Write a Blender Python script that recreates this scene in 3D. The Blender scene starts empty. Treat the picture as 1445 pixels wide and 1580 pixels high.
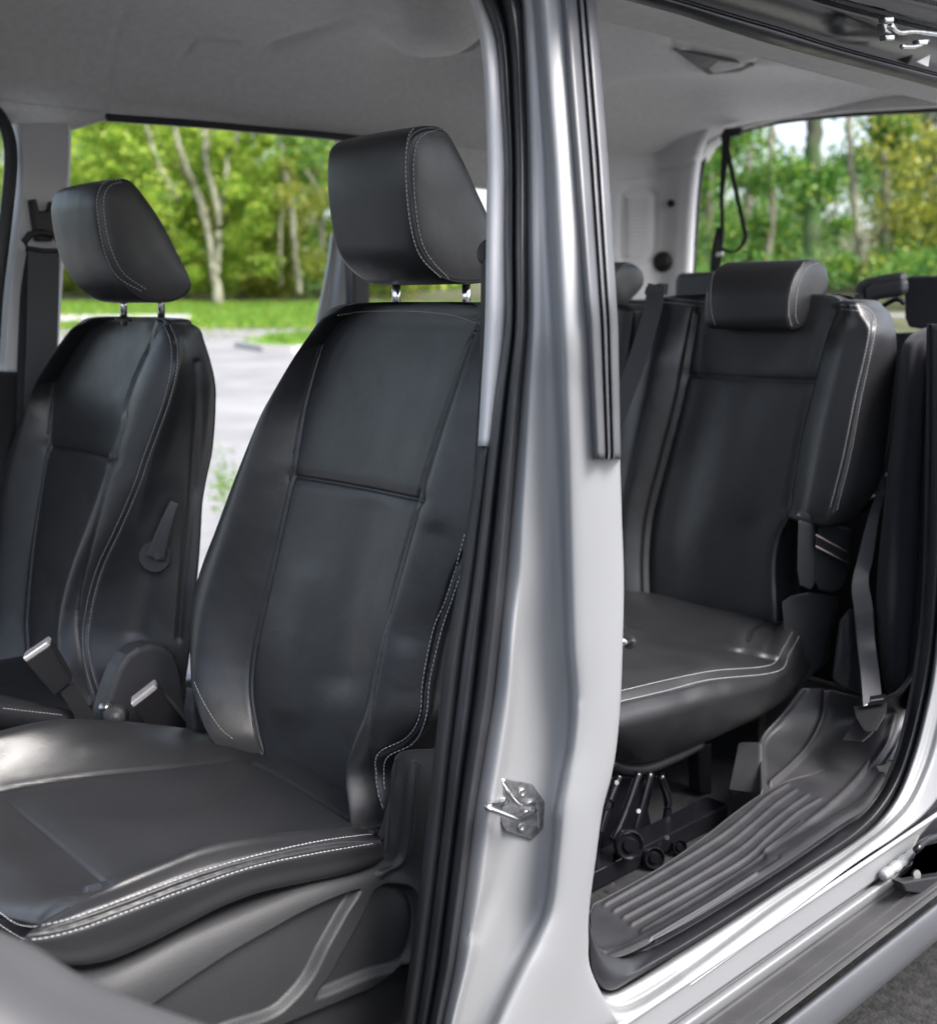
import bpy, math, random
import numpy as np
from mathutils import Vector
from mathutils.bvhtree import BVHTree
random.seed(7); rng = np.random.default_rng(7)
SC = bpy.context.scene

# ------------------------------------------------------------------ camera
FPX = 1750.; CX = 722.5; CY = 790.
TH = math.radians(46.8); PI_ = math.radians(10.2)
CAM = np.array([0., 0., 1.35])
FH = np.array([math.cos(TH), math.sin(TH), 0]); RT = np.array([math.sin(TH), -math.cos(TH), 0]); UZ = np.array([0, 0, 1.])
FW = FH*math.cos(PI_) - UZ*math.sin(PI_); UP = FH*math.sin(PI_) + UZ*math.cos(PI_)
cam_d = bpy.data.cameras.new('camera'); cam = bpy.data.objects.new('camera', cam_d)
SC.collection.objects.link(cam); SC.camera = cam
cam.location = CAM
cam.rotation_euler = (math.pi/2 - PI_, 0, TH - math.pi/2)
cam_d.sensor_fit = 'VERTICAL'; cam_d.sensor_height = 36; cam_d.lens = FPX*36/1580
cam_d.clip_start = 0.05; cam_d.clip_end = 2000
cam_d.dof.use_dof = True; cam_d.dof.focus_distance = 1.62; cam_d.dof.aperture_fstop = 3.8

# ------------------------------------------------------------------ light
SUN_DIR = Vector((0.10, -0.58, 0.80)).normalized()      # towards the sun
w = bpy.data.worlds.new('World'); SC.world = w; w.use_nodes = True
nt = w.node_tree; bg = nt.nodes['Background']
sky = nt.nodes.new('ShaderNodeTexSky'); sky.sky_type = 'NISHITA'; sky.sun_disc = False
sky.sun_elevation = math.asin(SUN_DIR.z); sky.sun_rotation = math.atan2(SUN_DIR.x, SUN_DIR.y)
sky.air_density = 1.0; sky.dust_density = 4.0; sky.ozone_density = 1.0
hs = nt.nodes.new('ShaderNodeHueSaturation'); hs.inputs['Saturation'].default_value = 0.62
nt.links.new(sky.outputs[0], hs.inputs['Color']); nt.links.new(hs.outputs[0], bg.inputs[0])
bg.inputs[1].default_value = 0.15
sl = bpy.data.lights.new('sun', 'SUN'); sun = bpy.data.objects.new('sun', sl); SC.collection.objects.link(sun)
sl.energy = 2.0; sl.angle = math.radians(24); sl.color = (1, 0.97, 0.94)
sun.rotation_euler = SUN_DIR.to_track_quat('Z', 'Y').to_euler()
SC.view_settings.view_transform = 'Standard'; SC.view_settings.look = 'None'
SC.view_settings.gamma = 1; SC.view_settings.use_curve_mapping = False
SC.view_settings.exposure = 1.65
SC.cycles.use_denoising = True
SC.cycles.max_bounces = 8; SC.cycles.diffuse_bounces = 5; SC.cycles.transparent_max_bounces = 8
SC.cycles.sample_clamp_indirect = 8

# ------------------------------------------------------------------ helpers
def ray(x, y): return FW + RT*((x-CX)/FPX) - UP*((y-CY)/FPX)
def PX(p, x=None, y=None, z=None, n=None, d=None, dep=None):
    r = ray(p[0], p[1])
    if n is not None:
        n = np.array(n, float); t = (d - CAM@n)/(r@n)
    elif dep is not None: t = dep
    else:
        a, v = (0, x) if x is not None else (1, y) if y is not None else (2, z)
        t = (v - CAM[a])/r[a]
    return CAM + r*t
def proj(V):
    dd = np.asarray(V) - CAM; zc = dd@FW
    zc = np.where(np.abs(zc) < 1e-6, 1e-6, zc)
    return np.stack([CX + FPX*(dd@RT)/zc, CY - FPX*(dd@UP)/zc], -1), zc
def crw(n, ts, per=False):
    """catmull-rom weight matrix"""
    M = np.zeros((len(ts), n))
    for r, t in enumerate(ts):
        i = int(math.floor(t)); 
        if not per: i = min(max(i, 0), n-2)
        f = t - i
        wts = (-.5*f+f*f-.5*f**3, 1-2.5*f*f+1.5*f**3, .5*f+2*f*f-1.5*f**3, -.5*f*f+.5*f**3)
        for k, wt in zip((-1, 0, 1, 2), wts):
            j = i+k
            if per: M[r, j % n] += wt
            elif j < 0: M[r, 0] += 2*wt; M[r, 1] -= wt
            elif j > n-1: M[r, n-1] += 2*wt; M[r, n-2] -= wt
            else: M[r, j] += wt
    return M
def resamp(P, n, smooth=True):
    P = np.asarray(P, float)
    if smooth and len(P) > 2:
        P = crw(len(P), np.linspace(0, len(P)-1, (len(P)-1)*12+1))@P
    s = np.r_[0, np.cumsum(np.linalg.norm(np.diff(P, axis=0), axis=1))]
    t = np.linspace(0, s[-1], n)
    return np.stack([np.interp(t, s, P[:, k]) for k in range(P.shape[1])], 1)
def col_link(o, parent=None):
    SC.collection.objects.link(o)
    if parent is not None:
        o.parent = parent
        bpy.context.view_layer.update() if False else None
    return o
WORLD = {}
def empty(name, loc, label=None, cat=None, group=None):
    o = bpy.data.objects.new(name, None); SC.collection.objects.link(o); o.location = loc; o.empty_display_size = .05
    WORLD[o.name] = np.array(loc, float)
    if label: o['label'] = label
    if cat: o['category'] = cat
    if group: o['group'] = group
    return o
def mesh(name, V, Fc, mat, parent=None, smooth=True, label=None):
    V = np.asarray(V, float)
    off = WORLD.get(parent.name, np.zeros(3)) if parent is not None else V.mean(0)
    me = bpy.data.meshes.new(name); me.from_pydata((V-off).tolist(), [], [tuple(int(i) for i in f) for f in Fc]); me.update()
    if smooth: me.polygons.foreach_set('use_smooth', [True]*len(me.polygons))
    mats = mat if isinstance(mat, (list, tuple)) else [mat]
    for m in mats: me.materials.append(m)
    o = bpy.data.objects.new(name, me); SC.collection.objects.link(o)
    if parent is not None: o.parent = parent; WORLD[o.name] = off
    else: o.location = off; WORLD[o.name] = off
    if parent is not None: WORLD[o.name] = off
    if label: o['label'] = label
    return o
def tag(o, label, cat=None, group=None, kind=None):
    if label: o['label'] = label
    if cat: o['category'] = cat
    if group: o['group'] = group
    if kind: o['kind'] = kind
    return o
def grid_faces(nu, nv, per=False, base=0, flip=False):
    Fc = []
    m = nu if per else nu-1
    for j in range(nv-1):
        for i in range(m):
            a = base+j*nu+i; b = base+j*nu+(i+1) % nu; c = base+(j+1)*nu+(i+1) % nu; d = base+(j+1)*nu+i
            Fc.append((d, c, b, a) if flip else (a, b, c, d))
    return Fc
def grid_normals(G, per):
    du = (np.roll(G, -1, 1) - np.roll(G, 1, 1)) if per else np.gradient(G, axis=1)
    dv = np.gradient(G, axis=0)
    n = np.cross(du, dv); return n/(np.linalg.norm(n, axis=-1, keepdims=True)+1e-12)
def polydist(P, L):
    """2d distance from points P (n,2) to polyline L"""
    L = np.asarray(L, float); best = np.full(len(P), 1e9)
    for a, b in zip(L[:-1], L[1:]):
        ab = b-a; t = np.clip(((P-a)@ab)/max(ab@ab, 1e-9), 0, 1)
        best = np.minimum(best, np.linalg.norm(P-(a+t[:, None]*ab), axis=1))
    return best
def pxsm(L, k=8):
    L = np.asarray(L, float)
    return crw(len(L), np.linspace(0, len(L)-1, (len(L)-1)*k+1))@L if len(L) > 2 else L
PUCKER = [False]
def relief(V, N, feats):
    """feats: (px polyline, width m, depth m[, kind]) carved where the surface faces the lens side"""
    pp, zc = proj(V); face = ((CAM-V)*N).sum(1) > 0
    D = np.zeros(len(V))
    for ft in feats:
        L, wd, dp = pxsm(ft[0]), ft[1], ft[2]
        lo, hi = L.min(0)-80, L.max(0)+80
        s = face & (pp[:, 0] > lo[0]) & (pp[:, 0] < hi[0]) & (pp[:, 1] > lo[1]) & (pp[:, 1] < hi[1])
        if not s.any(): continue
        d = polydist(pp[s], L)*zc[s]/FPX
        q = V[s]; pk = 1+.12*np.sin(q@np.array([310., 270, 290]))*np.sin(q@np.array([-120., 190, 170])+1) if (wd < .0033 and dp > 0 and PUCKER[0]) else 1.
        D[s] -= dp*pk*np.exp(-(d/wd)**2)
    return V + N*D[:, None]
def loft(name, net, mat, parent, nu=160, nv=120, per=True, caps=True, feats=(), thick=None, uts=None, flip=False, extra=None, round_cap=0.012):
    """net [levels][ring points][3] -> dense smooth surface"""
    net = np.asarray(net, float); L, K = net.shape[:2]
    Mu = crw(K, np.linspace(0, K, nu, endpoint=False) if per else np.linspace(0, K-1, nu), per)
    Mv = crw(L, np.linspace(0, L-1, nv))
    G = np.einsum('vl,uk,lkc->vuc', Mv, Mu, net)
    N = grid_normals(G, per)
    if per:     # outward
        c = G.mean(1, keepdims=True)
        if ((G-c)*N).sum() < 0: N = -N; flip = not flip
    else:
        if ((CAM-G)*N).sum() < 0: N = -N; flip = not flip
    V = G.reshape(-1, 3); N = N.reshape(-1, 3)
    if feats: V = relief(V, N, feats)
    if extra is not None: V = extra(V, N)
    V = V.reshape(nv, nu, 3)
    rows = [V[j] for j in range(nv)]
    if per and caps:
        for end in (0, 1):
            R = V[-1] if end else V[0]; Rp = V[-2] if end else V[1]
            c = R.mean(0); dr = (V[-1].mean(0)-V[-3].mean(0)) if end else (V[0].mean(0)-V[2].mean(0)); dr /= np.linalg.norm(dr)+1e-9
            for s, h in ((.97, .35), (.9, .7), (.78, .9), (.5, 1.0), (.2, 1.02), (.02, 1.02)):
                rr = c+(R-c)*s+dr*h*round_cap
                if end: rows.append(rr)
                else: rows.insert(0, rr)
    A = np.array(rows); n2 = len(rows)
    Fc = grid_faces(nu, n2, per, flip=flip)
    o = mesh(name, A.reshape(-1, 3), Fc, mat, parent)
    if thick:
        md = o.modifiers.new('thick', 'SOLIDIFY'); md.thickness = thick; md.offset = -1
    return o
def bvh_of(objs):
    vs, fs = [], []
    for o in objs:
        b = len(vs); off = WORLD[o.name]
        vs += [tuple(np.array(v.co)+off) for v in o.data.vertices]
        fs += [tuple(b+i for i in p.vertices) for p in o.data.polygons]
    return BVHTree.FromPolygons(vs, fs)
def cast(bv, L, step=6):
    """px polyline -> 3d points and normals on the surface"""
    L = pxsm(L); out = []
    P = resamp(L, max(3, int(np.linalg.norm(np.diff(L, axis=0), axis=1).sum()/step)), False)
    for p in P:
        r = ray(*p); r = r/np.linalg.norm(r)
        h = bv.ray_cast(Vector(CAM), Vector(r), 60)
        if h[0] is not None:
            n = np.array(h[1]); 
            if n@r > 0: n = -n
            out.append((np.array(h[0]), n))
    if len(out) < 2: return None, None
    A = np.array([a for a, _ in out]); B = np.array([b for _, b in out])
    # drop jumps
    d = np.linalg.norm(np.diff(A, axis=0), axis=1); med = np.median(d)
    keep = np.r_[True, d < max(med*6, .03)]
    return A[keep], B[keep]
def append_geo(o, V, Fc, mi):
    me = o.data; off = WORLD[o.name]; n0 = len(me.vertices); p0 = len(me.polygons)
    V = np.asarray(V)-off
    nl = sum(len(f) for f in Fc); l0 = len(me.loops)
    me.vertices.add(len(V)); me.loops.add(nl); me.polygons.add(len(Fc))
    co = np.zeros(len(me.vertices)*3); me.vertices.foreach_get('co', co); co[n0*3:] = V.ravel(); me.vertices.foreach_set('co', co)
    li = l0
    for k, f in enumerate(Fc):
        p = me.polygons[p0+k]; p.loop_start = li; p.material_index = mi; p.use_smooth = False
        for v in f: me.loops[li].vertex_index = n0+int(v); li += 1
    me.update(calc_edges=True); me.validate()
def thread(o, L, mi=1, dash=.0048, gap=.0016, r=.0007, lift=.0004, bv=None):
    """a row of stitches sewn along a px path into the object's own mesh"""
    bv = bv or bvh_of([o]); A, B = cast(bv, L)
    if A is None: return
    s = np.r_[0, np.cumsum(np.linalg.norm(np.diff(A, axis=0), axis=1))]
    V, Fc = [], []; t = 0
    f = lambda M, q: np.array([np.interp(q, s, M[:, k]) for k in range(3)])
    while t+dash < s[-1]:
        a, b = f(A, t), f(A, t+dash); n = f(B, t+dash/2); n /= np.linalg.norm(n)+1e-9
        d = b-a; d /= np.linalg.norm(d)+1e-9; sd = np.cross(d, n); sd /= np.linalg.norm(sd)+1e-9
        b0 = len(V)
        for q, k in ((a, .45), ((a*.8+b*.2)+n*r*.7, 1), ((a*.2+b*.8)+n*r*.7, 1), (b, .45)):
            for e in range(6):
                an = e*math.pi/3; V.append(q+n*lift+(sd*math.cos(an)+n*math.sin(an))*r*k)
        for j in range(3):
            for e in range(6):
                Fc.append((b0+j*6+e, b0+j*6+(e+1) % 6, b0+(j+1)*6+(e+1) % 6, b0+(j+1)*6+e))
        t += dash+gap*(.85+.3*rng.random())
    if V: append_geo(o, V, Fc, mi)
def tube_geo(P, r, n=10, closed=False, flat=None, axis=None):
    P = np.asarray(P, float); V, Fc = [], []
    rr = np.broadcast_to(r, (len(P),)) if np.ndim(r) < 2 else r
    up = np.array([0, 0, 1.]) if axis is None else np.array(axis, float)
    for i, p in enumerate(P):
        a = P[i-1] if i or closed else P[0]; b = P[(i+1) % len(P)] if (i < len(P)-1 or closed) else P[-1]
        d = b-a; d = d/(np.linalg.norm(d)+1e-9)
        s = np.cross(d, up); 
        if np.linalg.norm(s) < 1e-3: s = np.cross(d, [1, 0, 0])
        s /= np.linalg.norm(s); t = np.cross(s, d)
        for e in range(n):
            an = 2*math.pi*e/n; ca, sa = math.cos(an), math.sin(an)
            if flat: 
                ca = math.copysign(abs(ca)**.5, ca)*flat[0]; sa = math.copysign(abs(sa)**.5, sa)*flat[1]; V.append(p+(s*ca+t*sa)*rr[i])
            else: V.append(p+(s*ca+t*sa)*rr[i])
    m = len(P)
    for j in range(m if closed else m-1):
        for e in range(n):
            Fc.append((j*n+e, j*n+(e+1) % n, ((j+1) % m)*n+(e+1) % n, ((j+1) % m)*n+e))
    if not closed:
        Fc.append(tuple(range(n))[::-1]); Fc.append(tuple((m-1)*n+e for e in range(n)))
    return V, Fc
def tube(name, P, r, mat, parent=None, n=10, closed=False, flat=None, axis=None, label=None, sm=None):
    if sm: P = resamp(P, sm)
    V, Fc = tube_geo(P, r, n, closed, flat, axis)
    return mesh(name, V, Fc, mat, parent, label=label)
def ribbon(name, P, W, mat, parent, th=.0012, sm=40, label=None):
    """webbing: centre points P and half-width vectors W"""
    P = np.asarray(P, float); W = np.asarray(W, float)
    k = len(P); ts = np.linspace(0, k-1, sm); M = crw(k, ts)
    P = M@P; W = M@W; V, Fc = [], []
    for i in range(sm):
        d = P[min(i+1, sm-1)]-P[max(i-1, 0)]; n = np.cross(d, W[i]); n /= np.linalg.norm(n)+1e-9
        for q in (P[i]-W[i]+n*th, P[i]+W[i]+n*th, P[i]+W[i]-n*th, P[i]-W[i]-n*th): V.append(q)
    for i in range(sm-1):
        for e in range(4): Fc.append((i*4+e, i*4+(e+1) % 4, (i+1)*4+(e+1) % 4, (i+1)*4+e))
    Fc += [(3, 2, 1, 0), tuple((sm-1)*4+e for e in range(4))]
    o = mesh(name, V, Fc, mat, parent, smooth=False, label=label)
    return o
def bevel(o, wd=.003, seg=2):
    m = o.modifiers.new('bevel', 'BEVEL'); m.width = wd; m.segments = seg; m.limit_method = 'ANGLE'; m.angle_limit = math.radians(35)
    return o
def prism(name, P, vec, mat, parent=None, bev=.003, label=None, smooth=True):
    """polygon P (3d points) extruded by vec"""
    P = np.asarray(P, float); n = len(P); V = np.r_[P, P+np.asarray(vec, float)]
    nn = np.zeros(3)
    for i in range(n): nn += np.cross(P[i], P[(i+1) % n])
    Fc = [tuple(range(n)), tuple(range(2*n-1, n-1, -1))]+[((i+1) % n, i, n+i, n+(i+1) % n) for i in range(n)]
    if nn@np.asarray(vec) > 0: Fc = [f[::-1] for f in Fc]
    o = mesh(name, V, Fc, mat, parent, smooth=False, label=label)
    if bev: 
        bevel(o, bev, 3)
        if smooth: o.data.polygons.foreach_set('use_smooth', [False]*len(o.data.polygons))
    return o
def disc(name, c, nrm, r, h, mat, parent, n=28, prof=None, label=None):
    """lathe about nrm through c"""
    nrm = np.array(nrm, float); nrm /= np.linalg.norm(nrm)
    a = np.cross(nrm, [0, 0, 1.]); 
    if np.linalg.norm(a) < .1: a = np.cross(nrm, [1., 0, 0])
    a /= np.linalg.norm(a); b = np.cross(nrm, a)
    prof = prof or [(0, 0), (1, 0), (1, .8), (.93, 1), (0, 1)]
    V, Fc = [], []
    for (pr, ph) in prof:
        for e in range(n):
            an = 2*math.pi*e/n; V.append(np.array(c)+nrm*h*ph+(a*math.cos(an)+b*math.sin(an))*r*max(pr, 1e-3))
    Fc = grid_faces(n, len(prof), True)
    return mesh(name, V, Fc, mat, parent, smooth=False, label=label)
def rot_copy(): pass

# ------------------------------------------------------------------ materials
def mat(name, col, rough=.5, metal=0., spec=.5, coat=0., coat_r=.1, bumps=(), vary=0., vscale=8, sheen=0., col2=None, rvary=0., vdetail=4):
    m = bpy.data.materials.new(name); m.use_nodes = True; t = m.node_tree; b = t.nodes['Principled BSDF']
    b.inputs['Base Color'].default_value = (*col, 1); b.inputs['Roughness'].default_value = rough
    b.inputs['Metallic'].default_value = metal; b.inputs['Specular IOR Level'].default_value = spec
    b.inputs['Coat Weight'].default_value = coat; b.inputs['Coat Roughness'].default_value = coat_r
    b.inputs['Sheen Weight'].default_value = sheen
    g = t.nodes.new('ShaderNodeNewGeometry')
    if vary or col2:
        n = t.nodes.new('ShaderNodeTexNoise'); n.inputs['Scale'].default_value = vscale; n.inputs['Detail'].default_value = vdetail
        t.links.new(g.outputs['Position'], n.inputs['Vector'])
        r = t.nodes.new('ShaderNodeValToRGB'); r.color_ramp.elements[0].position = .35; r.color_ramp.elements[1].position = .68
        c2 = col2 or tuple(min(1, c*(1+vary)) for c in col); c1 = col if col2 else tuple(c*(1-vary) for c in col)
        r.color_ramp.elements[0].color = (*c1, 1); r.color_ramp.elements[1].color = (*c2, 1)
        t.links.new(n.outputs['Fac'], r.inputs['Fac']); t.links.new(r.outputs[0], b.inputs['Base Color'])
    if rvary:
        n = t.nodes.new('ShaderNodeTexNoise'); n.inputs['Scale'].default_value = 14; n.inputs['Detail'].default_value = 6
        t.links.new(g.outputs['Position'], n.inputs['Vector'])
        mr = t.nodes.new('ShaderNodeMapRange'); mr.inputs['From Min'].default_value = .3; mr.inputs['From Max'].default_value = .7
        mr.inputs['To Min'].default_value = rough-rvary; mr.inputs['To Max'].default_value = rough+rvary
        t.links.new(n.outputs['Fac'], mr.inputs['Value']); t.links.new(mr.outputs[0], b.inputs['Roughness'])
    prev = None
    for (kind, sc, st, dist) in bumps:
        if kind == 'noise':
            n = t.nodes.new('ShaderNodeTexNoise'); n.inputs['Detail'].default_value = 3
        elif kind == 'vor':
            n = t.nodes.new('ShaderNodeTexVoronoi')
        else:
            n = t.nodes.new('ShaderNodeTexWave')
        n.inputs['Scale'].default_value = sc
        t.links.new(g.outputs['Position'], n.inputs['Vector'])
        bp = t.nodes.new('ShaderNodeBump'); bp.inputs['Strength'].default_value = st; bp.inputs['Distance'].default_value = dist
        t.links.new(n.outputs[0], bp.inputs['Height'])
        if prev: t.links.new(prev.outputs[0], bp.inputs['Normal'])
        prev = bp
    if prev: t.links.new(prev.outputs[0], b.inputs['Normal'])
    return m
M = {}
M['leather'] = mat('leather', (.0170, .0174, .0195), .395, spec=.64, bumps=(('noise', 7, .16, .02), ('noise', 26, .12, .004), ('vor', 620, .22, .0006)), rvary=.05, vary=.12, vscale=5)
M['leather_soft'] = mat('leather_soft', (.018, .019, .022), .42, spec=.5, bumps=(('noise', 9, .35, .02), ('noise', 30, .35, .004), ('vor', 500, .2, .0006)), rvary=.05)
M['thread'] = mat('thread', (.38, .38, .40), .7, bumps=(('noise', 900, .3, .0005),))
M['thread_black'] = mat('thread_black', (.004, .004, .005), .8)
M['plastic'] = mat('plastic', (.042, .043, .048), .48, bumps=(('vor', 420, .35, .0007),), rvary=.05)
M['plastic_grain'] = mat('plastic_grain', (.017, .0175, .0195), .55, bumps=(('vor', 650, .5, .0005), ('noise', 900, .3, .0003)), vary=.1, vscale=12)
M['plastic_dark'] = mat('plastic_dark', (.012, .012, .014), .45, bumps=(('noise', 300, .2, .0006),))
M['gloss_black'] = mat('gloss_black', (.006, .006, .008), .18, bumps=(('noise', 60, .1, .001),))
M['rubber_grey'] = mat('rubber_grey', (.075, .077, .085), .42, bumps=(('noise', 500, .2, .0004),), rvary=.05, vary=.1, vscale=20)
M['rubber'] = mat('rubber', (.022, .023, .027), .42, bumps=(('noise', 40, .2, .002), ('noise', 500, .2, .0004)), rvary=.08, vary=.15, vscale=20)
M['silver'] = mat('silver', (.240, .246, .256), .47, metal=.22, spec=.5, coat=.18, coat_r=.18, bumps=(('noise', 1500, .10, .0003), ('noise', 9, .04, .004)), vary=.03, vscale=3)
M['chrome'] = mat('chrome', (.75, .75, .76), .12, metal=1, bumps=(('noise', 80, .06, .001),))
M['steel'] = mat('steel', (.55, .55, .54), .33, metal=1, bumps=(('noise', 120, .3, .001),), vary=.25, vscale=60)
M['plate'] = mat('zinc_plate', (.20, .205, .22), .42, metal=.8, bumps=(('noise', 400, .4, .0006),), vary=.3, vscale=120)
M['trim_grey'] = mat('trim_grey', (.60, .60, .61), .6, bumps=(('noise', 400, .2, .0005),), vary=.03)
M['headliner'] = mat('headliner', (.70, .69, .675), .95, sheen=.15, bumps=(('noise', 350, .5, .0012), ('noise', 3, .15, .02)), vary=.05, vscale=60)
M['carpet'] = mat('carpet', (.011, .011, .013), .95, bumps=(('noise', 250, .8, .003),), vary=.35, vscale=90)
M['fabric'] = mat('fabric', (.015, .015, .021), .9, sheen=.05, bumps=(('noise', 500, .5, .001),), vary=.1, vscale=100)
M['webbing'] = mat('webbing', (.050, .051, .057), .55, bumps=(('wave', 260, .5, .0006), ('noise', 600, .3, .0004)))
M['webbing_dark'] = mat('webbing_dark', (.016, .016, .018), .6, bumps=(('wave', 260, .5, .0006),))
M['mat'] = mat('mat_plastic', (.021, .021, .024), .52, bumps=(('noise', 320, .35, .0008),), vary=.22, vscale=18, rvary=.08)
M['board'] = mat('board_plastic', (.030, .030, .033), .5, bumps=(('noise', 200, .3, .001),), col2=(.052, .051, .052), vscale=9, vdetail=8)
M['board_face'] = mat('board_face', (.082, .085, .094), .42, bumps=(('noise', 300, .2, .0006),), vary=.05)
M['door_trim'] = mat('door_trim', (.050, .050, .053), .6, bumps=(('noise', 300, .2, .0006),))
M['paper'] = mat('paper_white', (.7, .7, .7), .7)
M['pink'] = mat('pale_pink_edge', (.55, .42, .42), .5)
M['red_button'] = mat('silver_button', (.80, .76, .77), .25, metal=.6)
M['bark'] = mat('bark', (.10, .09, .07), .9, bumps=(('noise', 20, .8, .03),), col2=(.22, .21, .17), vscale=5)
M['bark_pale'] = mat('bark_pale', (.12, .12, .08), .85, bumps=(('noise', 20, .5, .02),), col2=(.27, .27, .19), vscale=4)
M['bark_moss'] = mat('bark_moss', (.045, .05, .03), .95, bumps=(('noise', 20, .5, .02),), col2=(.05, .11, .025), vscale=2)
M['asphalt'] = mat('asphalt', (.155, .155, .16), .85, bumps=(('noise', 60, .6, .006),), col2=(.215, .215, .22), vscale=1.2, vdetail=10)  # patchy shade put into the colour as broad noise
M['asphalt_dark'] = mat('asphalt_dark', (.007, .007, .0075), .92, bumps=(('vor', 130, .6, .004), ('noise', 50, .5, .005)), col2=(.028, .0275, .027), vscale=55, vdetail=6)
M['path'] = mat('path', (.36, .35, .35), .9, bumps=(('noise', 30, .5, .01),), vary=.06, vscale=2)
M['grass_base'] = mat('grass_base', (.08, .16, .015), .9, bumps=(('noise', 30, .8, .03),), col2=(.14, .25, .03), vscale=3, vdetail=8)
M['soil'] = mat('soil', (.035, .045, .015), .95, bumps=(('noise', 12, .8, .05),), col2=(.08, .075, .03), vscale=2, vdetail=8)
def leafmat(name, cols, trans=.5):
    m = bpy.data.materials.new(name); m.use_nodes = True; t = m.node_tree; b = t.nodes['Principled BSDF']
    g = t.nodes.new('ShaderNodeNewGeometry'); r = t.nodes.new('ShaderNodeValToRGB')
    while len(r.color_ramp.elements) < len(cols): r.color_ramp.elements.new(.5)
    for i, c in enumerate(cols):
        r.color_ramp.elements[i].position = i/(len(cols)-1); r.color_ramp.elements[i].color = (*c, 1)
    t.links.new(g.outputs['Random Per Island'], r.inputs['Fac']); t.links.new(r.outputs[0], b.inputs['Base Color'])
    b.inputs['Roughness'].default_value = .5
    tr = t.nodes.new('ShaderNodeBsdfTranslucent'); mx = t.nodes.new('ShaderNodeMixShader'); mx.inputs[0].default_value = trans
    t.links.new(r.outputs[0], tr.inputs['Color']); out = t.nodes['Material Output']
    t.links.new(b.outputs[0], mx.inputs[1]); t.links.new(tr.outputs[0], mx.inputs[2]); t.links.new(mx.outputs[0], out.inputs[0])
    return m
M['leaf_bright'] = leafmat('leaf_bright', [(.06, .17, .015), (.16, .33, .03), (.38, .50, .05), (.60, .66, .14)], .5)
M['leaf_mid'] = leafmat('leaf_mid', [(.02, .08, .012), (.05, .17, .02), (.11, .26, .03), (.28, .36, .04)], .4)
M['leaf_dark'] = leafmat('leaf_dark', [(.012, .035, .008), (.025, .07, .014), (.05, .12, .02), (.12, .15, .03)], .35)
M['leaf_yellow'] = leafmat('leaf_yellow', [(.04, .09, .01), (.12, .17, .02), (.28, .30, .03), (.42, .40, .06)], .45)
M['blade'] = leafmat('grass_blade', [(.08, .18, .015), (.15, .29, .03), (.22, .37, .05)], .4)

# ------------------------------------------------------------------ ground
def ground_z(d, az):
    """terrain height at distance d from the parked van, az = degrees right of the view"""
    base = 0.046*np.maximum(0, d-6)
    bank = np.clip((d-27)/7, 0, 1)**1.3*.18
    rear = np.clip((az-6)/5, 0, 1); rr = np.clip((d-8)/9, 0, 1)*1.25 + np.maximum(0, d-17)*.07
    return base*(1-rear)+bank*(1-rear)+rear*rr
def terr(x, y):
    d = np.hypot(x, y); az = np.degrees(TH-np.arctan2(y, x))
    az = (az+180) % 360-180
    return ground_z(d, np.where(np.abs(az) > 70, 0, az))
def polar_sheet(name, d0, d1, a0, a1, nd, na, dz, m, kind='structure', pw=1.6):
    ds = d0+(d1-d0)*np.linspace(0, 1, nd)**pw; az = np.radians(np.linspace(a0, a1, na))
    V = []
    for d in ds:
        for a in az:
            t = TH-a; x, y = d*math.cos(t), d*math.sin(t); V.append((x, y, float(terr(x, y))+dz))
    o = mesh(name, V, grid_faces(na, nd), m); 
    if kind: o['kind'] = kind
    return o
polar_sheet('car_park', 2.8, 400, -75, 75, 60, 91, .0, M['asphalt'], pw=2.2)
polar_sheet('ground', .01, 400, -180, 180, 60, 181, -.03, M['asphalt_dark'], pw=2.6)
polar_sheet('woodland_floor', 34, 200, -60, 5, 30, 60, .03, M['soil'])
polar_sheet('woodland_floor', 9, 200, 5.2, 60, 40, 60, .03, M['soil'])
polar_sheet('lawn', 25.5, 34.2, -40, 4, 14, 60, .02, M['grass_base'], pw=1)
polar_sheet('footpath', 27.6, 29.6, -40, -13.6, 6, 40, .045, M['path'], pw=1)
def px_ground(p, dz=0.):
    r = ray(*p); t = 1.
    for _ in range(4000):
        q = CAM+r*t
        if q[2] < terr(q[0], q[1]): break
        t += .02*max(1, t*.2)
    q = CAM+r*t; return np.array([q[0], q[1], float(terr(q[0], q[1]))+dz])
# grass island in the car park
isl = [px_ground(p, .0) for p in ((362, 536), (400, 530), (450, 527), (500, 524), (560, 522), (560, 536), (500, 541), (450, 545), (405, 544))]
V = [q+np.array([0, 0, h]) for h in (0, .11) for q in isl]; n = len(isl)
kb = mesh('kerb', V, [(i, (i+1) % n, n+(i+1) % n, n+i) for i in range(n)]+[tuple(range(n, 2*n))], M['path'], smooth=False); kb['kind'] = 'structure'
c_ = np.mean(isl, 0)
gi = mesh('grass_island', [c_+(q-c_)*.93+np.array([0, 0, .12]) for q in isl], [tuple(range(n))], M['grass_base']); gi['kind'] = 'structure'
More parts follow.
